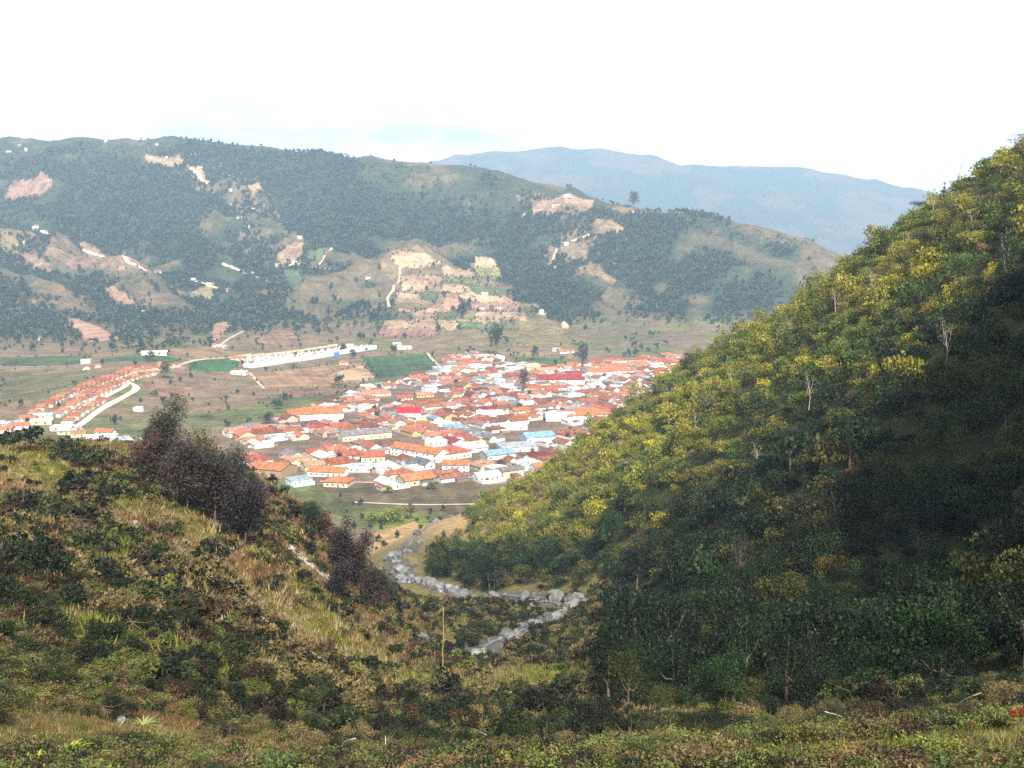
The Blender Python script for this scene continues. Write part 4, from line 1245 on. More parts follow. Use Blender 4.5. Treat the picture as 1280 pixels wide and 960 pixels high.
class HouseProto:
    """kind: gable, ell, court, hip, shed, flat, store (two floors)"""
    def __init__(s, kind, L_, W_, h, rise=1.9, yard=0):
        s.kind, s.L, s.W, s.h = kind, L_, W_, h
        bw, br = bmesh.new(), bmesh.new(); s.win = []
        def face_windows(x0, x1, y, rot_, z0, every=3.6, doors=True):
            n_ = max(1, int(abs(x1 - x0) / every))
            for i in range(n_):
                s.win.append((x0 + (x1 - x0) * (i + .5) / n_, y, z0, rot_, "door" if doors and i == n_ // 2 else "window"))
        if kind in ("gable", "store"):
            wing_walls(bw, 0, 0, L_, W_, h, rise, 0); wing_roof(br, 0, 0, L_, W_, h, rise, 0)
        elif kind == "ell":
            a = W_ * .45
            wing_walls(bw, 0, -W_ / 2 + a / 2, L_, a, h, rise, 0); wing_roof(br, 0, -W_ / 2 + a / 2, L_, a, h, rise, 0)
            wing_walls(bw, L_ / 2 - a / 2, a / 2 + .01, W_ - a, a * .96, h - .15, rise, 1); wing_roof(br, L_ / 2 - a / 2, a / 2, W_ - a - .6, a * .96, h - .15, rise, 1)
            quadbox(bw, -L_ / 2, -L_ / 2 + .3, -W_ / 2 + a + .01, W_ / 2, -2.5, 2.3); quadbox(bw, -L_ / 2 + .31, L_ / 2 - a - .1, W_ / 2 - .3, W_ / 2, -2.5, 2.3)
        elif kind == "court":
            a = min(L_, W_) * .3
            for sg in (-1, 1):
                wing_walls(bw, 0, sg * (W_ / 2 - a / 2), L_, a, h, rise * .75, 0); wing_roof(br, 0, sg * (W_ / 2 - a / 2), L_, a, h, rise * .75, 0)
                wing_walls(bw, sg * (L_ / 2 - a / 2), 0, W_ - 2 * a - .02, a * .95, h - .2, rise * .7, 1); wing_roof(br, sg * (L_ / 2 - a / 2), 0, W_ - 2 * a - 1.4, a * .95, h - .2, rise * .7, 1)
        elif kind == "hip":
            quadbox(bw, -L_ / 2, L_ / 2, -W_ / 2, W_ / 2, -2.5, h); hip_roof(br, 0, 0, L_, W_, h, rise)
        elif kind == "shed":
            quadbox(bw, -L_ / 2, L_ / 2, -W_ / 2, W_ / 2, -2.5, h - .3)
            solid(br, [(-L_ / 2 - .4, -W_ / 2 - .4, h - .25), (L_ / 2 + .4, -W_ / 2 - .4, h - .25), (L_ / 2 + .4, W_ / 2 + .4, h + .55), (-L_ / 2 - .4, W_ / 2 + .4, h + .55)],
                  [(-L_ / 2 - .4, -W_ / 2 - .4, h - .05), (L_ / 2 + .4, -W_ / 2 - .4, h - .05), (L_ / 2 + .4, W_ / 2 + .4, h + .75), (-L_ / 2 - .4, W_ / 2 + .4, h + .75)])
            quadbox(bw, -L_ / 2, L_ / 2, W_ / 2 - .3, W_ / 2 - .02, h - .29, h + .5)
        elif kind == "flat":
            quadbox(bw, -L_ / 2, L_ / 2, -W_ / 2, W_ / 2, -2.5, h)
            t_ = .25
            quadbox(bw, -L_ / 2, L_ / 2, -W_ / 2, -W_ / 2 + t_, h + .003, h + .8); quadbox(bw, -L_ / 2, L_ / 2, W_ / 2 - t_, W_ / 2, h + .003, h + .8)
            quadbox(bw, -L_ / 2, -L_ / 2 + t_, -W_ / 2 + t_ + .003, W_ / 2 - t_ - .003, h + .003, h + .8); quadbox(bw, L_ / 2 - t_, L_ / 2, -W_ / 2 + t_ + .003, W_ / 2 - t_ - .003, h + .003, h + .8)
            quadbox(br, -L_ / 2 + t_ + .01, L_ / 2 - t_ - .01, -W_ / 2 + t_ + .01, W_ / 2 - t_ - .01, h + .005, h + .2)
            quadbox(bw, L_ * .15, L_ * .4, 0, W_ * .3, h + .21, h + 2.4)
        if yard:      # yard walls with a lean-to
            y0 = -W_ / 2 - yard
            quadbox(bw, -L_ / 2, L_ / 2, y0, y0 + .3, -2.5, 2.2); quadbox(bw, -L_ / 2, -L_ / 2 + .3, y0 + .303, -W_ / 2 - .003, -2.5, 2.2); quadbox(bw, L_ / 2 - .3, L_ / 2, y0 + .303, -W_ / 2 - .003, -2.5, 2.2)
        two = kind in ("store",) or h > 5
        for z0 in ([1.0, 4.0] if two else [1.0]):
            face_windows(-L_ / 2 + 1, L_ / 2 - 1, -W_ / 2 - .05, 0, z0)
            n0 = len(s.win)
            for i in range(max(1, int(W_ / 5))):
                s.win.append((-L_ / 2 - .05, -W_ / 2 + W_ * (i + .5) / max(1, int(W_ / 5)), z0, math.pi / 2, "window"))
        s.win = [(x_, y_, 0 if k_ == "door" and z_ < 3 else z_, r_, k_ if z_ < 3 else "window") for x_, y_, z_, r_, k_ in s.win]
        s.wall = bm_mesh("wall", bw, M["wall"]); s.roof = bm_mesh("roof", br, M["roof"])

annexes = []
for aw, al, ah in ((4.5, 6.5, 2.6), (5.5, 5, 3.0), (3.5, 9, 2.4)):
    bm = bmesh.new(); quadbox(bm, -al / 2, al / 2, -aw / 2, aw / 2, -2.5, ah)
    br_ = bmesh.new(); solid(br_, [(-al / 2 - .3, -aw / 2 - .3, ah - .3), (al / 2 + .3, -aw / 2 - .3, ah - .3), (al / 2 + .3, aw / 2, ah + .5), (-al / 2 - .3, aw / 2, ah + .5)], [(-al / 2 - .3, -aw / 2 - .3, ah - .15), (al / 2 + .3, -aw / 2 - .3, ah - .15), (al / 2 + .3, aw / 2, ah + .65), (-al / 2 - .3, aw / 2, ah + .65)])
    annexes.append((aw, bm_mesh("annex", bm, M["wall"]), bm_mesh("annex_roof", br_, M["roof"])))
def place_house(name, pr, loc, rz, wall_c, roof_c, label, cat="house", group=None, nwin=6, sc_=(1, 1, 1), trim=None):
    t = empty(name, loc, rz, sc_)
    o = obj("wall", pr.wall, t); o.color = (*wall_c, 1)
    o = obj("roof", pr.roof, t); o.color = (*roof_c, 1)
    ws = pr.win if nwin >= len(pr.win) else [pr.win[int(i * len(pr.win) / nwin)] for i in range(nwin)]
    for x_, y_, z_, r_, k_ in ws:
        f, p_ = WIN[k_]
        o = obj("door" if k_ == "door" else "window", f, t); o.location = (x_, y_, z_); o.rotation_euler = (0, 0, r_); o.color = (*(trim or (.35, .25, .18)), 1)
        q = obj("leaf_panel" if k_ == "door" else "pane", p_, o); q.color = (.14, .07, .04, 1)
    return tag(t, label, cat, group)

R_OR = (.34, .125, .055); R_RED = (.28, .08, .045); R_PK = (.30, .155, .12); R_BR = (.16, .085, .06); R_ZN = (.28, .30, .32); R_WH = (.58, .58, .57); R_GY = (.16, .15, .15); R_BL = (.16, .26, .34); R_TN = (.36, .20, .12); R_DR = (.21, .035, .03)
W_WH = (.64, .62, .58); W_CR = (.55, .46, .32); W_YE = (.50, .38, .17); W_PK = (.46, .32, .27); W_TN = (.30, .21, .14); W_BL = (.50, .66, .78); W_GN = (.40, .55, .42); W_GY = (.45, .43, .41)
cname = {R_OR: "orange tiled", R_RED: "red tiled", R_PK: "pinkish tiled", R_BR: "weathered brown", R_ZN: "grey zinc", R_WH: "white", R_GY: "dark grey", R_BL: "bluish metal", R_TN: "tan tiled", R_DR: "dark red",
         W_WH: "white", W_CR: "cream", W_YE: "yellow", W_PK: "pink", W_TN: "tan", W_BL: "pale blue", W_GN: "green", W_GY: "grey"}
AX = R(40)           # street direction of the town
occupied = []        # (x, y, radius)
def gp(u, v):
    q = hit1(u, v, y0=560.0); return q
def gps(lst):
    p_, ok_ = hit([a[0] for a in lst], [a[1] for a in lst], 560.0, 3650.0); return p_

# ---- buildings one can single out ---- (u, v of the foot centre, kind, L, W, h, rise, rot, wall, roof, label, windows)
special = [
    (570, 590, "store", 19, 12, 6.4, 2.4, AX - R(42), W_BL, R_OR, "two storey pale blue house with orange roof at the front right corner of town", 14),
    (557, 572, "hip", 34, 22, 5.0, 4.5, AX, W_WH, R_RED, "big dark red roofed building just behind the pale blue house", 8),
    (524, 572, "store", 50, 13, 6.6, 3.2, AX - R(78), W_WH, R_OR, "long white two storey school with brownish orange roof slanting down to the right", 20),
    (545, 560, "flat", 14, 12, 6.5, 0, AX, W_WH, R_WH, "white block with flat roof between the long school and the red roof", 6),
    (456, 548, "gable", 44, 14, 5.0, 3.0, AX - R(12), W_CR, R_GY, "long hall with a nearly black roof in the left part of town", 8),
    (394, 520, "hip", 52, 34, 4.5, 5.0, AX - R(25), W_WH, R_OR, "wide orange hipped market hall with open arches at the upper left of town", 16),
    (402, 529, "gable", 38, 12, 3.8, 1.8, AX - R(30), W_WH, R_WH, "long white roofed shed in front of the orange market hall", 4),
    (340, 592, "gable", 30, 20, 5.2, 3.0, AX - R(62), W_TN, R_OR, "tan walled warehouse with orange roof at the front left end of town", 3),
    (424, 606, "hip", 17, 15, 3.4, 2.8, AX - R(50), W_CR, R_OR, "cream house with orange hipped roof nearest the ploughed field", 6),
    (410, 594, "gable", 27, 11, 3.6, 2.6, AX - R(50), W_WH, R_OR, "white gabled house with rusty orange roof left of the front hipped one", 7),
    (452, 588, "flat", 18, 13, 3.4, 0, AX - R(42), W_BL, R_ZN, "low flat pale blue building near the front of town", 4),
    (466, 575, "gable", 18, 14, 4.0, 3, AX - R(30), W_CR, R_RED, "cream house with red gable in the second row from the front", 5),
    (512, 520, "gable", 24, 18, 4.6, 4, AX - R(40), W_WH, (.50, .02, .03), "bright crimson roofed building in the middle left of town", 4),
    (700, 478, "court", 58, 46, 6.0, 3.4, AX - R(38), W_WH, R_DR, "large dark red roofed court building at the back of town", 10),
    (690, 488, "gable", 70, 10, 4.0, 2.0, AX - R(30), W_GN, R_RED, "long red arcade building in front of the dark red court", 12),
    (757, 468, "gable", 62, 34, 5.6, 4.5, AX - R(18), W_WH, R_OR, "big orange gabled warehouse at the back right of town", 8),
    (730, 522, "hip", 48, 34, 5.0, 5.5, AX - R(20), W_WH, R_OR, "wide orange roofed building half hidden by the right hill", 6),
    (485, 512, "gable", 14, 9, 3.4, 2, AX, W_WH, R_PK, "small pink roofed white house left of the crimson roof", 4),
    (438, 500, "hip", 18, 16, 3.4, 3, AX, W_WH, R_ZN, "lone white house with a grey cap roof on the left outskirts", 5),
    (470, 494, "court", 30, 22, 3.6, 2.2, AX - R(20), W_CR, R_PK, "cream house with jumbled pink roofs right of the lone white one", 8),
    (505, 500, "gable", 18, 12, 3.2, 2.4, AX - R(20), W_CR, R_RED, "cream house with reddish gable on the upper left outskirts", 5),
    (530, 496, "gable", 20, 12, 3.2, 2.4, AX - R(20), W_YE, R_PK, "yellowish house with pink roof above the white rows", 5),
    (682, 466, "gable", 34, 14, 4.5, 3, AX - R(10), W_CR, R_TN, "cream long house with tan roof behind the dark red court", 5),
    (663, 462, "gable", 24, 16, 5, 3, AX, W_YE, (.62, .55, .25), "yellow painted house beside the cream long one at the back", 4),
    (643, 463, "flat", 26, 12, 4.5, 0, AX - R(10), W_WH, R_BL, "long low white block with blue grey roof at the back of town", 5),
    (641, 536, "shed", 24, 16, 4, 0, AX - R(30), W_WH, R_WH, "square white metal roof in the centre of town", 2),
    (612, 522, "gable", 26, 18, 4.2, 3, AX - R(35), W_WH, R_WH, "white gabled roof right of the town centre", 2),
    (700, 525, "gable", 28, 16, 4.4, 3.2, AX - R(40), W_WH, R_WH, "long white roof near the wooded hill on the right", 2),
    (742, 488, "gable", 22, 18, 5, 4, AX, W_WH, R_WH, "tall white roofed building before the orange warehouse", 2),
    (646, 562, "shed", 30, 20, 4, 0, AX - R(25), W_WH, R_ZN, "grey white metal roof shed near the right hill foot", 3),
    (672, 550, "gable", 26, 18, 4, 3, AX - R(20), W_BL, R_BL, "bluish metal roofed house close under the wooded slope", 3),
    (622, 572, "gable", 24, 16, 4, 2.4, AX - R(15), W_GY, R_BL, "dull blue grey roof right of the big red roof", 3),
]
sp = gps(special)
for q, p_ in zip(special, sp):
    u, v, kd, L_, W_, h, rise, rz, wc, rc, lab, nw = q
    pr = HouseProto(kd, L_, W_, h, rise)
    place_house("building", pr, (p_[0], p_[1], p_[2]), rz, wc, rc, lab, "building", None, nw)
    c_, s_ = math.cos(rz), math.sin(rz)
    k = max(1, round(L_ / W_))
    for i in range(k):
        t = (i + .5) / k * L_ - L_ / 2
        occupied.append((p_[0] + c_ * t, p_[1] + s_ * t, W_ * .55 + 5))

# ---- the rest of the houses, street by street ----
protos = [HouseProto("gable", 16, 9, 3.3, 2.2, 0), HouseProto("gable", 19, 10, 3.4, 2.4, 7), HouseProto("ell", 19, 17, 3.4, 2.1), HouseProto("ell", 17, 19, 3.3, 2.0), HouseProto("court", 21, 19, 3.4, 2.1),
          HouseProto("hip", 14, 12, 3.4, 2.4), HouseProto("shed", 17, 12, 3.4, 0, 5), HouseProto("flat", 13, 11, 3.4, 0), HouseProto("flat", 12, 10, 6.2, 0), HouseProto("store", 16, 10, 6.0, 2.0), HouseProto("gable", 21, 13, 3.8, 2.8)]
pw = np.array([.13, .14, .17, .13, .13, .07, .07, .05, .02, .03, .06]); pw /= pw.sum()
g = random.Random(21); gn = np.random.default_rng(21)
cells = []
CA, CB = 20.0, 18.5
ca, sa = math.cos(AX - R(6)), math.sin(AX - R(6))
for i in range(-60, 100):
    for j in range(-60, 100):
        a_ = i * CA + (i // 3) * 7; b_ = j * CB + (j // 3) * 8
        x_ = ca * a_ - sa * b_ - 100 + g.uniform(-1.5, 1.5); y_ = sa * a_ + ca * b_ + 1000 + g.uniform(-1.5, 1.5)
        cells.append((x_, y_))
cells = np.array(cells)
k = inpoly(cells[:, 0], cells[:, 1], town_w)
cells = cells[k]
d_ = np.array([min((math.hypot(x_ - ox, y_ - oy) - r_) for ox, oy, r_ in occupied) for x_, y_ in cells])
cells = cells[d_ > 4.5]
cz = Hq(cells[:, 0], cells[:, 1])
vz = visible(cells[:, 0], cells[:, 1], cz + 9, 25)
cells, cz = cells[vz], cz[vz]
# gardens and squares left open
open_ = vnoise(cells[:, 0] / 45, cells[:, 1] / 45, 301) > .80
cells, cz = cells[~open_], cz[~open_]
nH = len(cells)
cu, cv = to_px(cells[:, 0], cells[:, 1], cz + 2)
kd = gn.choice(len(protos), nH, p=pw)
dist = cells[:, 1]
order = np.argsort(dist)
near_ids = list(order[:292]); far_ids = list(order[292:])
print("town houses", nH, len(far_ids))
roofs = [R_OR, R_RED, R_PK, R_BR, R_ZN, R_WH, R_GY, R_TN, R_DR, R_BL]
rw = [.36, .20, .09, .10, .04, .07, .05, .05, .03, .01]
walls = [W_WH, W_CR, W_YE, W_PK, W_TN, W_BL, W_GN, W_GY]; ww_ = [.50, .22, .04, .06, .06, .05, .02, .05]
hc = []
for i in range(nH):
    rc = g.choices(roofs, rw)[0]
    if kd[i] in (7, 8): rc = g.choice([R_WH, R_ZN, R_GY, R_WH])
    if kd[i] == 6: rc = g.choice([R_ZN, R_WH, R_BR, R_RED, R_WH])
    hc.append((g.choices(walls, ww_)[0], rc, (g.choice([0, 1]) * math.pi / 2 + g.choice([0, math.pi]) + AX - R(6) + g.uniform(-.06, .06)), g.uniform(.86, 1.12)))
kname = ["gabled house", "walled-yard house", "angled house", "angled house", "courtyard house", "hipped house", "lean-to shed", "flat house", "two-storey flat house", "two-storey gabled house", "long gabled house"]
bl = band_labels(near_ids, np.floor((dist - 600) / 34), cells[:, 0] / cells[:, 1])
for i in near_ids:
    wc, rc, rz, sc_ = hc[i]
    kk_ = g.uniform(.55, 1.05); gr_ = sum(rc) / 3; ds_ = g.uniform(0, .2); j_ = [(q * (1 - ds_) + gr_ * ds_) * kk_ * g.uniform(.94, 1.06) for q in rc]; w_ = [min(.85, q * g.uniform(.92, 1.06)) for q in wc]
    r_, c_ = bl[i]
    nw = 6 if dist[i] < 900 else 4 if dist[i] < 1150 else 2
    place_house("town_house", protos[kd[i]], (cells[i, 0], cells[i, 1], cz[i]), rz, w_, j_,
                f"{cname[rc]} roofed {kname[kd[i]]}, {cname[wc]} walls, {ordinal(c_)} from left, {ordinal(r_)} town row", "house", "houses of the town", nw, (sc_, sc_, g.uniform(.9, 1.15)))
for t in [o for o in bpy.data.objects if o.name.startswith("town_house")]:
    for sg in (-1, 1):
        if g.random() < .45: continue
        rf = next(c_ for c_ in t.children if c_.name.startswith("roof")); W2 = max(abs(v.co.y) for v in rf.data.vertices) - .6
        aw, am, ar = g.choice(annexes)
        o = obj("annex", am, t); o.location = (g.uniform(-5, 5), sg * (W2 + aw / 2 + .05), 0); o.rotation_euler = (0, 0, 0 if sg < 0 else math.pi)
        wc_ = g.choice([W_CR, W_TN, W_GY, W_WH, W_TN]); o.color = (*[q * g.uniform(.7, 1) for q in wc_], 1)
        q_ = obj("annex_roof", ar, o); rc_ = g.choice([R_BR, R_BR, R_ZN, R_GY, R_OR, R_RED, R_WH]); q_.color = (*[q * g.uniform(.7, 1) for q in rc_], 1)
def tri_arrays(me, colr):
    me.calc_loop_triangles()
    v = np.empty(len(me.vertices) * 3); me.vertices.foreach_get("co", v); v = v.reshape(-1, 3)
    t = np.empty(len(me.loop_triangles) * 3, int); me.loop_triangles.foreach_get("vertices", t)
    return v[t].astype(np.float32), np.tile(np.array(colr, np.float32), (len(t), 1))
M["plain"] = tinted("distant_plaster", use_attr=True, n_scale=.4, lo=(.7, .7, .7), hi=(1.2, 1.15, 1.1))
bt = []
for i in far_ids:
    wc, rc, rz, sc_ = hc[i]; p_ = protos[kd[i]]
    for me_, cc in ((p_.wall, wc), (p_.roof, rc)):
        v, c_ = tri_arrays(me_, (1, 1, 1)); bt.append((Proto("h", v, c_), [(cells[i, 0], cells[i, 1], cz[i])], np.array([sc_]), np.array([rz]), np.array([cc])))
if bt: merged("distant_houses", bt, M["plain"], "closely packed far houses at the back of the town")

gt = np.random.default_rng(8)
tx_, ty_ = [], []
for k in range(34):
    i = near_ids[int(gt.integers(0, len(near_ids)))]
    tx_.append(cells[i, 0] + 11 * math.cos(AX + .8) + gt.normal(0, 1.5)); ty_.append(cells[i, 1] + 11 * math.sin(AX + .8) + gt.normal(0, 1.5))
garden = sorted(zip(tx_, ty_), key=lambda q: q[0] / q[1])
# ---- strip of houses up the valley, and clutter rows along the outskirts ----
# ---- the terraced estate on the left ----
row_p = HouseProto("gable", 9.5, 8.5, 3.3, 2.2)
rows_px = [[(40, 520), (104, 490), (160, 468), (224, 458)], [(60, 510), (112, 484), (166, 463), (210, 457)], [(70, 522), (116, 498), (140, 487)], [(84, 530), (128, 503)], [(102, 463), (134, 458)], [(100, 500), (140, 484), (170, 473), (196, 467)]]
en = 0
for ri, rp in enumerate(rows_px):
    wp = [p_[:2] for p_ in gps(rp)]
    sl_ = [0]
    for a_, b_ in zip(wp, wp[1:]): sl_.append(sl_[-1] + math.hypot(*(b_ - a_)))
    t = 5; k = 0
    while t < sl_[-1]:
        x_ = np.interp(t, sl_, [q[0] for q in wp]); y_ = np.interp(t, sl_, [q[1] for q in wp])
        x2 = np.interp(min(t + 1, sl_[-1]), sl_, [q[0] for q in wp]); y2 = np.interp(min(t + 1, sl_[-1]), sl_, [q[1] for q in wp])
        rz = math.atan2(y2 - y_, x2 - x_) + math.pi / 2
        if t + 1 > sl_[-1]: break
        k += 1
        z_ = float(Hq(np.array([x_]), np.array([y_]))[0])
        side = ["upper", "middle", "lower front", "shortest front", "detached upper", "inner"][ri]
        place_house("row_house", row_p, (x_, y_, z_), rz, [q * g.uniform(.9, 1) for q in g.choice([W_CR, W_CR, W_PK, W_WH, (.66, .5, .4)])], [q * k_ for k_ in [g.uniform(.6, 1.1)] for q in g.choice([(.32, .12, .065), (.34, .14, .075), (.26, .11, .07), (.30, .10, .05)])],
                    f"small orange roofed row house, {ordinal(k)} uphill in the {side} row of the estate", "row house", "row houses of the estate on the left", 2, (g.uniform(.8, .95), g.uniform(.82, 1), g.uniform(.85, 1.15)))
        en += 1; t += 13.5 + g.uniform(-.8, 1.5)
print("estate", en)

# ---- scattered farmhouses and huts ----
farm = [(24, 182, 16), (11, 190, 20), (33, 188, 9), (46, 284, 14), (57, 291, 14), (133, 177, 12), (196, 181, 13), (209, 197, 9), (243, 195, 18), (250, 210, 22), (268, 203, 12), (277, 207, 10), (286, 221, 16), (277, 244, 9), (289, 239, 9), (303, 248, 12), (288, 256, 12),
        (316, 263, 14), (299, 273, 18), (310, 284, 22), (29, 305, 10), (198, 341, 20), (242, 350, 14), (262, 357, 14), (285, 364, 12), (317, 342, 12), (375, 298, 12), (420, 310, 8), (348, 332, 22), (368, 330, 14), (460, 348, 14), (500, 336, 8),
        (606, 369, 16), (602, 386, 18), (625, 387, 14), (710, 246, 22), (765, 253, 14), (771, 253, 9), (691, 259, 8), (729, 290, 10), (737, 295, 14), (708, 306, 14), (694, 335, 7), (848, 262, 12), (873, 265, 9), (791, 266, 10),
        (193, 443, 32), (108, 454, 10), (297, 450, 20), (299, 468, 20), (311, 459, 10), (267, 434, 9), (276, 435, 18), (696, 439, 10), (707, 441, 26), (505, 436, 24), (496, 432, 12), (48, 425, 8), (72, 352, 10), (181, 392, 8), (430, 456, 12), (173, 514, 8),
        (10, 533, 18), (24, 536, 16), (52, 530, 18), (56, 523, 14), (36, 527, 14), (78, 538, 18), (88, 542, 15), (132, 544, 16), (138, 549, 12), (148, 553, 14), (98, 546, 12), (118, 550, 12), (168, 556, 10), (6, 541, 14)]
fp, okk = hit([q[0] for q in farm], [q[1] for q in farm], 560.0, 3650.0)
f_protos = [HouseProto("gable", 1.0 * 12, 7, 3.2, 1.8), HouseProto("shed", 12, 7, 3.2, 0), HouseProto("ell", 14, 12, 3.2, 1.8)]
zones = []
for i, (q, p_) in enumerate(zip(farm, fp)):
    u, v, L_ = q
    zones.append("near the left crest" if v < 200 and u < 400 else "on the upper left mountainside" if v < 300 and u < 400 else "on the middle left slopes" if v < 370 and u < 400 else "beside the terraced fields" if v < 400 and u < 680 else "on the ridge right of the terraces" if v < 400 else "at the foot of the estate" if v > 520 else "on the valley floor fields")
from collections import defaultdict
zc_ = defaultdict(list)
for i, z_ in enumerate(zones): zc_[z_].append(i)
rank = {}
for z_, mem in zc_.items():
    for k, i in enumerate(sorted(mem, key=lambda i: (farm[i][0], farm[i][1])), 1): rank[i] = k
for i, (q, p_) in enumerate(zip(farm, fp)):
    if not okk[i]: continue
    u, v, L_ = q; k = i % 3; s_ = L_ / (12.0 if v > 430 else 15.5)
    big = v > 520
    rc = (R_OR if i % 3 == 0 else R_WH if i % 3 == 1 else R_ZN) if big or v > 430 else (R_WH if i % 3 else R_PK)
    rz = (i * 1.7) % .9 - .5
    place_house("farmhouse", f_protos[k], (p_[0], p_[1], p_[2] + .2), rz, [q_ * (1 if v > 430 else .72) for q_ in (W_WH if i % 4 else W_CR)], [q_ * (1 if v > 430 else .7) for q_ in rc],
                f"{'white' if i % 4 else 'cream'} farmhouse, {cname[rc]} roof, {ordinal(rank[i])} from left {zones[i]}", "farmhouse", "farmhouses scattered over the valley sides", 3 if v > 430 else 0, (s_, max(.8, s_ * .85), 1.25 if v < 400 else 1.1))

# ---- walled cemetery ----
def wall_run(name, px, h, th, color, label, cat="wall", group=None):
    wp = gps(px); bm = bmesh.new()
    base = wp[0].copy()
    n_ = len(wp)
    for a_, b_ in zip(wp, wp[1:]):
        d2 = (b_ - a_)[:2]; L_ = np.hypot(*d2); k = max(1, int(L_ / 25)); d2 = d2 / L_; nn = np.array([-d2[1], d2[0]]) * th / 2
        for j in range(k):
            p1 = a_[:2] + d2 * L_ * j / k; p2 = a_[:2] + d2 * (L_ * (j + 1) / k - .02)
            z_ = float(Hq(np.array([(p1[0] + p2[0]) / 2]), np.array([(p1[1] + p2[1]) / 2]))[0])
            ring = [p1 - nn, p2 - nn, p2 + nn, p1 + nn]
            solid(bm, [(r_[0] - base[0], r_[1] - base[1], z_ - base[2] - 3) for r_ in ring], [(r_[0] - base[0], r_[1] - base[1], z_ - base[2] + h) for r_ in ring])
    o = obj(name, bm_mesh(name, bm, M["wall"])); o.location = base; o.color = (*color, 1)
    return tag(o, label, cat, group)
wall_run("cemetery_wall", [(316, 460), (370, 452), (424, 443), (470, 436)], 6.5, 3.0, W_WH, "long thick white front wall of niches below the cemetery")
wall_run("cemetery_wall", [(298, 447), (316, 459)], 3.5, 1.0, W_WH, "short white side wall at the left end of the cemetery")
wall_run("cemetery_wall", [(297, 446), (345, 443), (385, 438), (422, 432)], 3.2, 1.0, W_CR, "cream back wall running along the top of the cemetery")
wall_run("field_wall", [(540, 441), (556, 462)], 2.0, 1.0, W_TN, "tan wall on the right side of the dark green field")
tb = []
for k in range(3):
    bm = bmesh.new(); quadbox(bm, -1.6, 1.6, -1.1, 1.1, -1, 1.2 + .5 * k); quadbox(bm, -1.9, 1.9, -1.3, 1.3, 1.203 + .5 * k, 1.4 + .5 * k)
    if k: quadbox(bm, 1.2, 1.5, -.9, .9, 1.403 + .5 * k, 3.2 + .4 * k)
    tb.append(bm_mesh("tomb", bm, M["wall"]))
cpoly = [(304, 448), (345, 445), (388, 440), (430, 434), (466, 432), (462, 435), (420, 441), (368, 449), (318, 456)]
cw_ = [p_[:2] for p_ in gps(cpoly)]
xs_ = [q[0] for q in cw_]; ys_ = [q[1] for q in cw_]
tx, ty = jitter_pts(min(xs_), max(xs_), min(ys_), max(ys_), 7.5, rng, .3)
k_ = inpoly(tx, ty, cw_); tx, ty = tx[k_], ty[k_]; tz = Hq(tx, ty)
sel = rng.permutation(len(tx))[:190]
print("tombs", len(tx))
for i in sel:
    o = obj("tomb", tb[i % 3]); o.location = (tx[i], ty[i], tz[i]); o.rotation_euler = (0, 0, R(14) + (i % 2) * .1)
    o.scale = (1.15, 1.15, 1.2); o.color = (*random.choice([W_WH, W_WH, W_CR, W_GY, W_BL]), 1)
    tag(o, "pale tomb standing among the close rows inside the white walled cemetery", "tomb", "tombs inside the walled cemetery")
p_ = gp(421, 446)
pr = HouseProto("flat", 7, 5, 6, 0)
place_house("gate_house", pr, tuple(p_), R(15), (.05, .14, .45), (.1, .25, .55), "bright blue gate house set in the white cemetery wall", "gate house", None, 2)
p_ = gp(436, 437)
place_house("chapel", HouseProto("gable", 14, 9, 6, 3), tuple(p_), R(15), W_CR, R_WH, "cream chapel behind the dark tree at the cemetery", "chapel", None, 4)

# ---- roads and tracks ----
DIRT = (.42, .33, .24)
roads = [([(96, 534), (120, 516), (150, 499), (170, 488), (172, 482), (160, 477), (140, 474)], 7, (.55, .46, .36)), ([(80, 530), (88, 520), (100, 512), (130, 497), (158, 483), (158, 476)], 6, (.5, .43, .36)), ([(225, 456), (245, 450), (300, 446)], 5, DIRT),
         ([(40, 284), (60, 293), (95, 306), (130, 320), (160, 330), (188, 341)], 8, (.5, .42, .34)), ([(277, 329), (300, 339), (322, 347)], 14, (.5, .4, .3)), ([(232, 349), (250, 353), (270, 360), (290, 365)], 6, DIRT),
         ([(418, 308), (406, 324), (394, 333)], 6, DIRT), ([(390, 334), (420, 337)], 5, DIRT), ([(345, 333), (375, 330)], 7, (.5, .42, .34)), ([(500, 338), (500, 350), (484, 372), (487, 386)], 6, DIRT),
         ([(268, 434), (285, 424), (310, 412)], 5, DIRT), ([(0, 459), (60, 458), (104, 456)], 3, DIRT), ([(700, 256), (668, 263), (652, 272)], 6, DIRT), ([(736, 292), (710, 303), (692, 318), (688, 330)], 6, DIRT), ([(238, 210), (250, 222), (262, 230)], 12, (.5, .4, .3)),
         ([(300, 462), (312, 466), (330, 486)], 4, DIRT), ([(534, 441), (560, 466)], 5, DIRT), ([(400, 602), (470, 604), (560, 602), (640, 590)], 4, (.35, .27, .18)), ([(440, 628), (520, 632), (620, 630)], 3, DIRT),
         ([(286, 540), (330, 530), (400, 535), (480, 520), (560, 500), (660, 480), (780, 462)], 7, (.30, .26, .23))]
rp = [gps(r_[0]) for r_ in roads]
for (px, w_, c_), wp in zip(roads, rp):
    ribbon("dirt_road", [tuple(q) for q in wp if not np.isnan(q[1])], w_, M["dirt"], .6 if wp[0][1] > 1900 else .35, c_, wob=.25, seed=len(px), step=9)

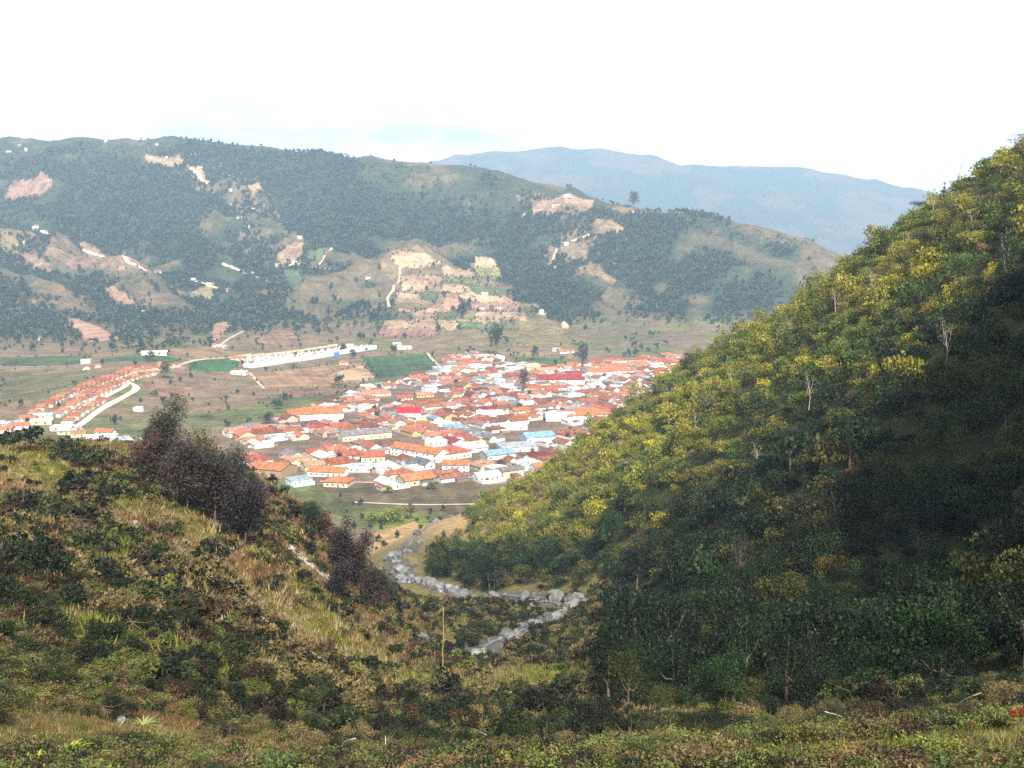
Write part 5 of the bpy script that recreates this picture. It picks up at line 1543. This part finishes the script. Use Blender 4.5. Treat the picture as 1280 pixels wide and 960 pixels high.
# ---- trees of the valley ----
v_protos = [Proto("crown", *crown_cloud(420, tree_lobes(800 + i, .5, 1, 7), .11, 810 + i, .3)) for i in range(4)]
for p_ in v_protos: p_.me = None
v_trunk = trunk_mesh("trunk", tree_lobes(800, .5, 1, 7), 1.0, .03, 5, below=.1)
def valley_tree(u, v, h, w_, colr, label, group=None, name="valley_tree", cat="tree"):
    p_ = gp(u, v)
    while p_ is None: v += 2; p_ = gp(u, v)
    t = empty(name, (p_[0], p_[1], p_[2] - .3), u * .7, (w_, w_, h)); k = int(u) % 4
    o = obj("crown", v_protos[k].crown(), t); o.color = (*colr, 1)
    o = obj("trunk", v_trunk, t); o.color = (.1, .08, .06, 1)
    return tag(t, label, cat, group)
DG = (.03, .055, .03)
for q in [(620, 444, 42, 30, DG, "largest dark tree standing above the back of the town"), (669, 450, 20, 15, (.05, .06, .04), "smaller round tree right of the largest dark one"), (729, 463, 36, 20, (.05, .06, .05), "tall dark twin topped tree behind the orange warehouse"),
          (655, 490, 26, 16, (.13, .09, .08), "bare brownish tree rising from the roofs"), (441, 449, 14, 14, DG, "round dark tree in front of the white cemetery wall"), (424, 482, 12, 16, DG, "low bush like tree under the tan bare field"), (430, 440, 12, 14, DG, "dark tree behind the cemetery wall"),
          (207, 474, 20, 16, (.10, .11, .04), "bushy olive tree at the end of the estate"), (335, 530, 10, 12, DG, "small dark tree above the left town edge"), (347, 512, 10, 13, DG, "dark clump tree in the brown field"), (555, 376, 20, 11, (.06, .035, .04), "purple tree beside a terrace edge"),
          (610, 358, 22, 9, DG, "slim dark tree at the right of the terraces"), (490, 388, 22, 13, DG, "dark tree at the left foot of the terraces"), (264, 424, 26, 16, DG, "dark tree left of the small white huts"), (578, 398, 14, 11, DG, "small dark tree on the lower terraces"),
          (190, 452, 12, 12, DG, "dark tree by the long white shed on the valley floor"), (140, 440, 12, 12, DG, "lone small tree in the upper left fields"), (492, 445, 16, 14, (.04, .06, .03), "dark tree behind the dark green field"), (548, 420, 18, 12, DG, "dark tree under the pink field"),
          (650, 395, 16, 11, DG, "slim tree by the gully right of the terraces"), (482, 658, 9, 13, (.24, .25, .04), "yellow green willow like tree on the river bank"), (497, 654, 9, 12, (.20, .22, .04), "second yellow green tree on the river bank"), (466, 660, 8, 10, (.16, .2, .04), "leftmost yellow green tree on the river bank"),
          (512, 650, 8, 10, (.17, .14, .05), "brownish bush tree right of the yellow green ones"), (540, 612, 5, 9, (.10, .12, .04), "low bush at the town edge by the ploughed field"), (485, 617, 5, 9, (.17, .2, .03), "bright green bush at the top of the ploughed field")]:
    valley_tree(*q)
t = valley_tree(793, 260, 38, 36, (.06, .065, .055), "lone round tree standing out on the ridge against the far blue mountain")
for k, (x_, y_) in enumerate(garden, 1):
    z_ = float(Hq(np.array([x_]), np.array([y_]))[0]); h_ = g.uniform(4.5, 8)
    t = empty("garden_tree", (x_, y_, z_ - .3), k * .7, (h_ * g.uniform(.7, 1.2), h_ * g.uniform(.7, 1.2), h_))
    o = obj("crown", v_protos[k % 4].crown(), t); o.color = (*g.choice([DG, (.05, .075, .03), (.08, .085, .035), (.09, .07, .05)]), 1)
    o = obj("trunk", v_trunk, t); o.color = (.1, .08, .06, 1)
    tag(t, f"small garden tree between the town roofs, {ordinal(k)} counting from the left", "tree", "garden trees in the town")
# cliffs and bare rock
bm = bmesh.new()
for (u, v, w_, h_, lab) in [(678, 393, 9, 12, "white upright rock scar on the dark slope"), (706, 410, 9, 16, "tan eroded rock face beside the white scar")]:
    p_ = gp(u, v); o = obj("crag", rocks[int(u) % 7]); o.location = (p_[0], p_[1] + 2, p_[2] + 3); o.scale = (w_, 7, h_); o.color = (.62, .60, .56, 1) if u < 700 else (.42, .30, .2, 1)
    tag(o, lab, "crag")
bm.free()

# ---- woodland and hedges over the valley sides (uncountable, one object) ----
far_p = []
for i in range(5):
    v, c_ = crown_cloud(15, tree_lobes(850 + i, .8, 1, 4), .8, 860 + i, .3); far_p.append(Proto("w", v, c_))
N = 105000
aa = rng.uniform(-.56, .56, N); ru = np.sqrt(rng.uniform(650 ** 2, 3450 ** 2, N))
wx, wy = np.sin(aa) * ru, np.cos(aa) * ru
wz = Hq(wx, wy)
den = fbm(wx, wy, 300, 5, 41) + np.where(wood_field(wx, wy), -.5, .10) - .32 * hollow_(wx, wy) + .35 * fbm(wx, wy, 90, 4, 43)
up_ = smoothstep(FLOOR + 18, FLOOR + 55, wz)
prb = (.012 + .988 * smoothstep(.12, -.12, den)) * up_ + (1 - up_) * .03 * (fbm(wx, wy, 60, 2, 9) > .1)
k_ = rng.uniform(size=N) < prb
wx, wy, wz, up_ = wx[k_], wy[k_], wz[k_], up_[k_]
bad = inpoly(wx, wy, town_w)
for pw_, _c in field_w:
    if len(pw_) > 2: bad |= inpoly(wx, wy, pw_)
for r_ in rp:
    q = r_[~np.isnan(r_[:, 1])]
    bad |= seg_dist(wx, wy, [tuple(s) for s in q])[0] < 9
k_ = ~bad & (wy > 760) & visible(wx, wy, wz + 6, 30)
wx, wy, wz = wx[k_], wy[k_], wz[k_]
# hedges round the fields
hx, hy = [], []
for pw_, _c in field_w:
    m_ = len(pw_)
    for i in range(m_):
        a_, b_ = np.array(pw_[i]), np.array(pw_[(i + 1) % m_]); L_ = np.hypot(*(b_ - a_))
        if a_[1] > 3400 or L_ > 700: continue
        for t in np.arange(0, 1, 9.0 / max(L_, 9)):
            if g.random() < .33:
                q = a_ + (b_ - a_) * t + np.array([g.gauss(0, 2.5), g.gauss(0, 2.5)]); hx.append(q[0]); hy.append(q[1])
hx, hy = np.array(hx), np.array(hy); hz = Hq(hx, hy)
k_ = ~inpoly(hx, hy, town_w); hx, hy, hz = hx[k_], hy[k_], hz[k_]
AXs = np.concatenate([wx, hx]); AYs = np.concatenate([wy, hy]); AZs = np.concatenate([wz, hz])
n = len(AXs)
s_ = rng.uniform(3.2, 7.2, n); s_[len(wx):] *= .5
s_ *= np.where(AYs < 1500, .7, 1)
hs = s_ * rng.uniform(1.1, 2.0, n)
tn = np.array([(.034, .054, .034), (.040, .060, .038), (.048, .064, .042), (.058, .066, .044)])[rng.integers(0, 4, n)] * rng.uniform(.7, 1.3, n)[:, None]
wi = rng.integers(0, 5, n)
merged("distant_woodland", [(far_p[k], np.stack([AXs, AYs, AZs - .5], 1)[wi == k], np.stack([s_, s_, hs], 1)[wi == k], rng.uniform(0, 6, (wi == k).sum()), tn[wi == k]) for k in range(5)], M["leaf"])
print("woodland", n)

for o in bpy.data.objects:
    l = o.get("label")
    if l and not (4 <= len(l.replace("-", "x").split()) <= 16): print("LABEL", len(l.split()), l)
# ------------------------------------------------------------------ the air of the valley
def box_mesh(name, a, b):
    bm = bmesh.new()
    r = bmesh.ops.create_cube(bm, size=1)
    for v in bm.verts:
        v.co = Vector([(a[i] + b[i]) / 2 + v.co[i] * (b[i] - a[i]) for i in range(3)])
    me = bpy.data.meshes.new(name); bm.to_mesh(me); bm.free()
    return me
hm = bpy.data.materials.new("haze_air"); hm.use_nodes = True
t = hm.node_tree
for n in list(t.nodes):
    if n.type != 'OUTPUT_MATERIAL': t.nodes.remove(n)
pv = t.nodes.new("ShaderNodeVolumePrincipled")
pv.inputs["Color"].default_value = (.54, .775, 1.0, 1)
pv.inputs["Density"].default_value = HAZE_D
pv.inputs["Anisotropy"].default_value = 0.1
t.links.new(pv.outputs[0], t.nodes["Material Output"].inputs["Volume"])
hb = box_mesh("haze", (-10900, -1600, -420), (10900, 11000, 1300))
hb.materials.append(hm)
tag(obj("haze", hb), "pale blue haze filling the valley air between the near hills and the mountains", "haze", kind="stuff")
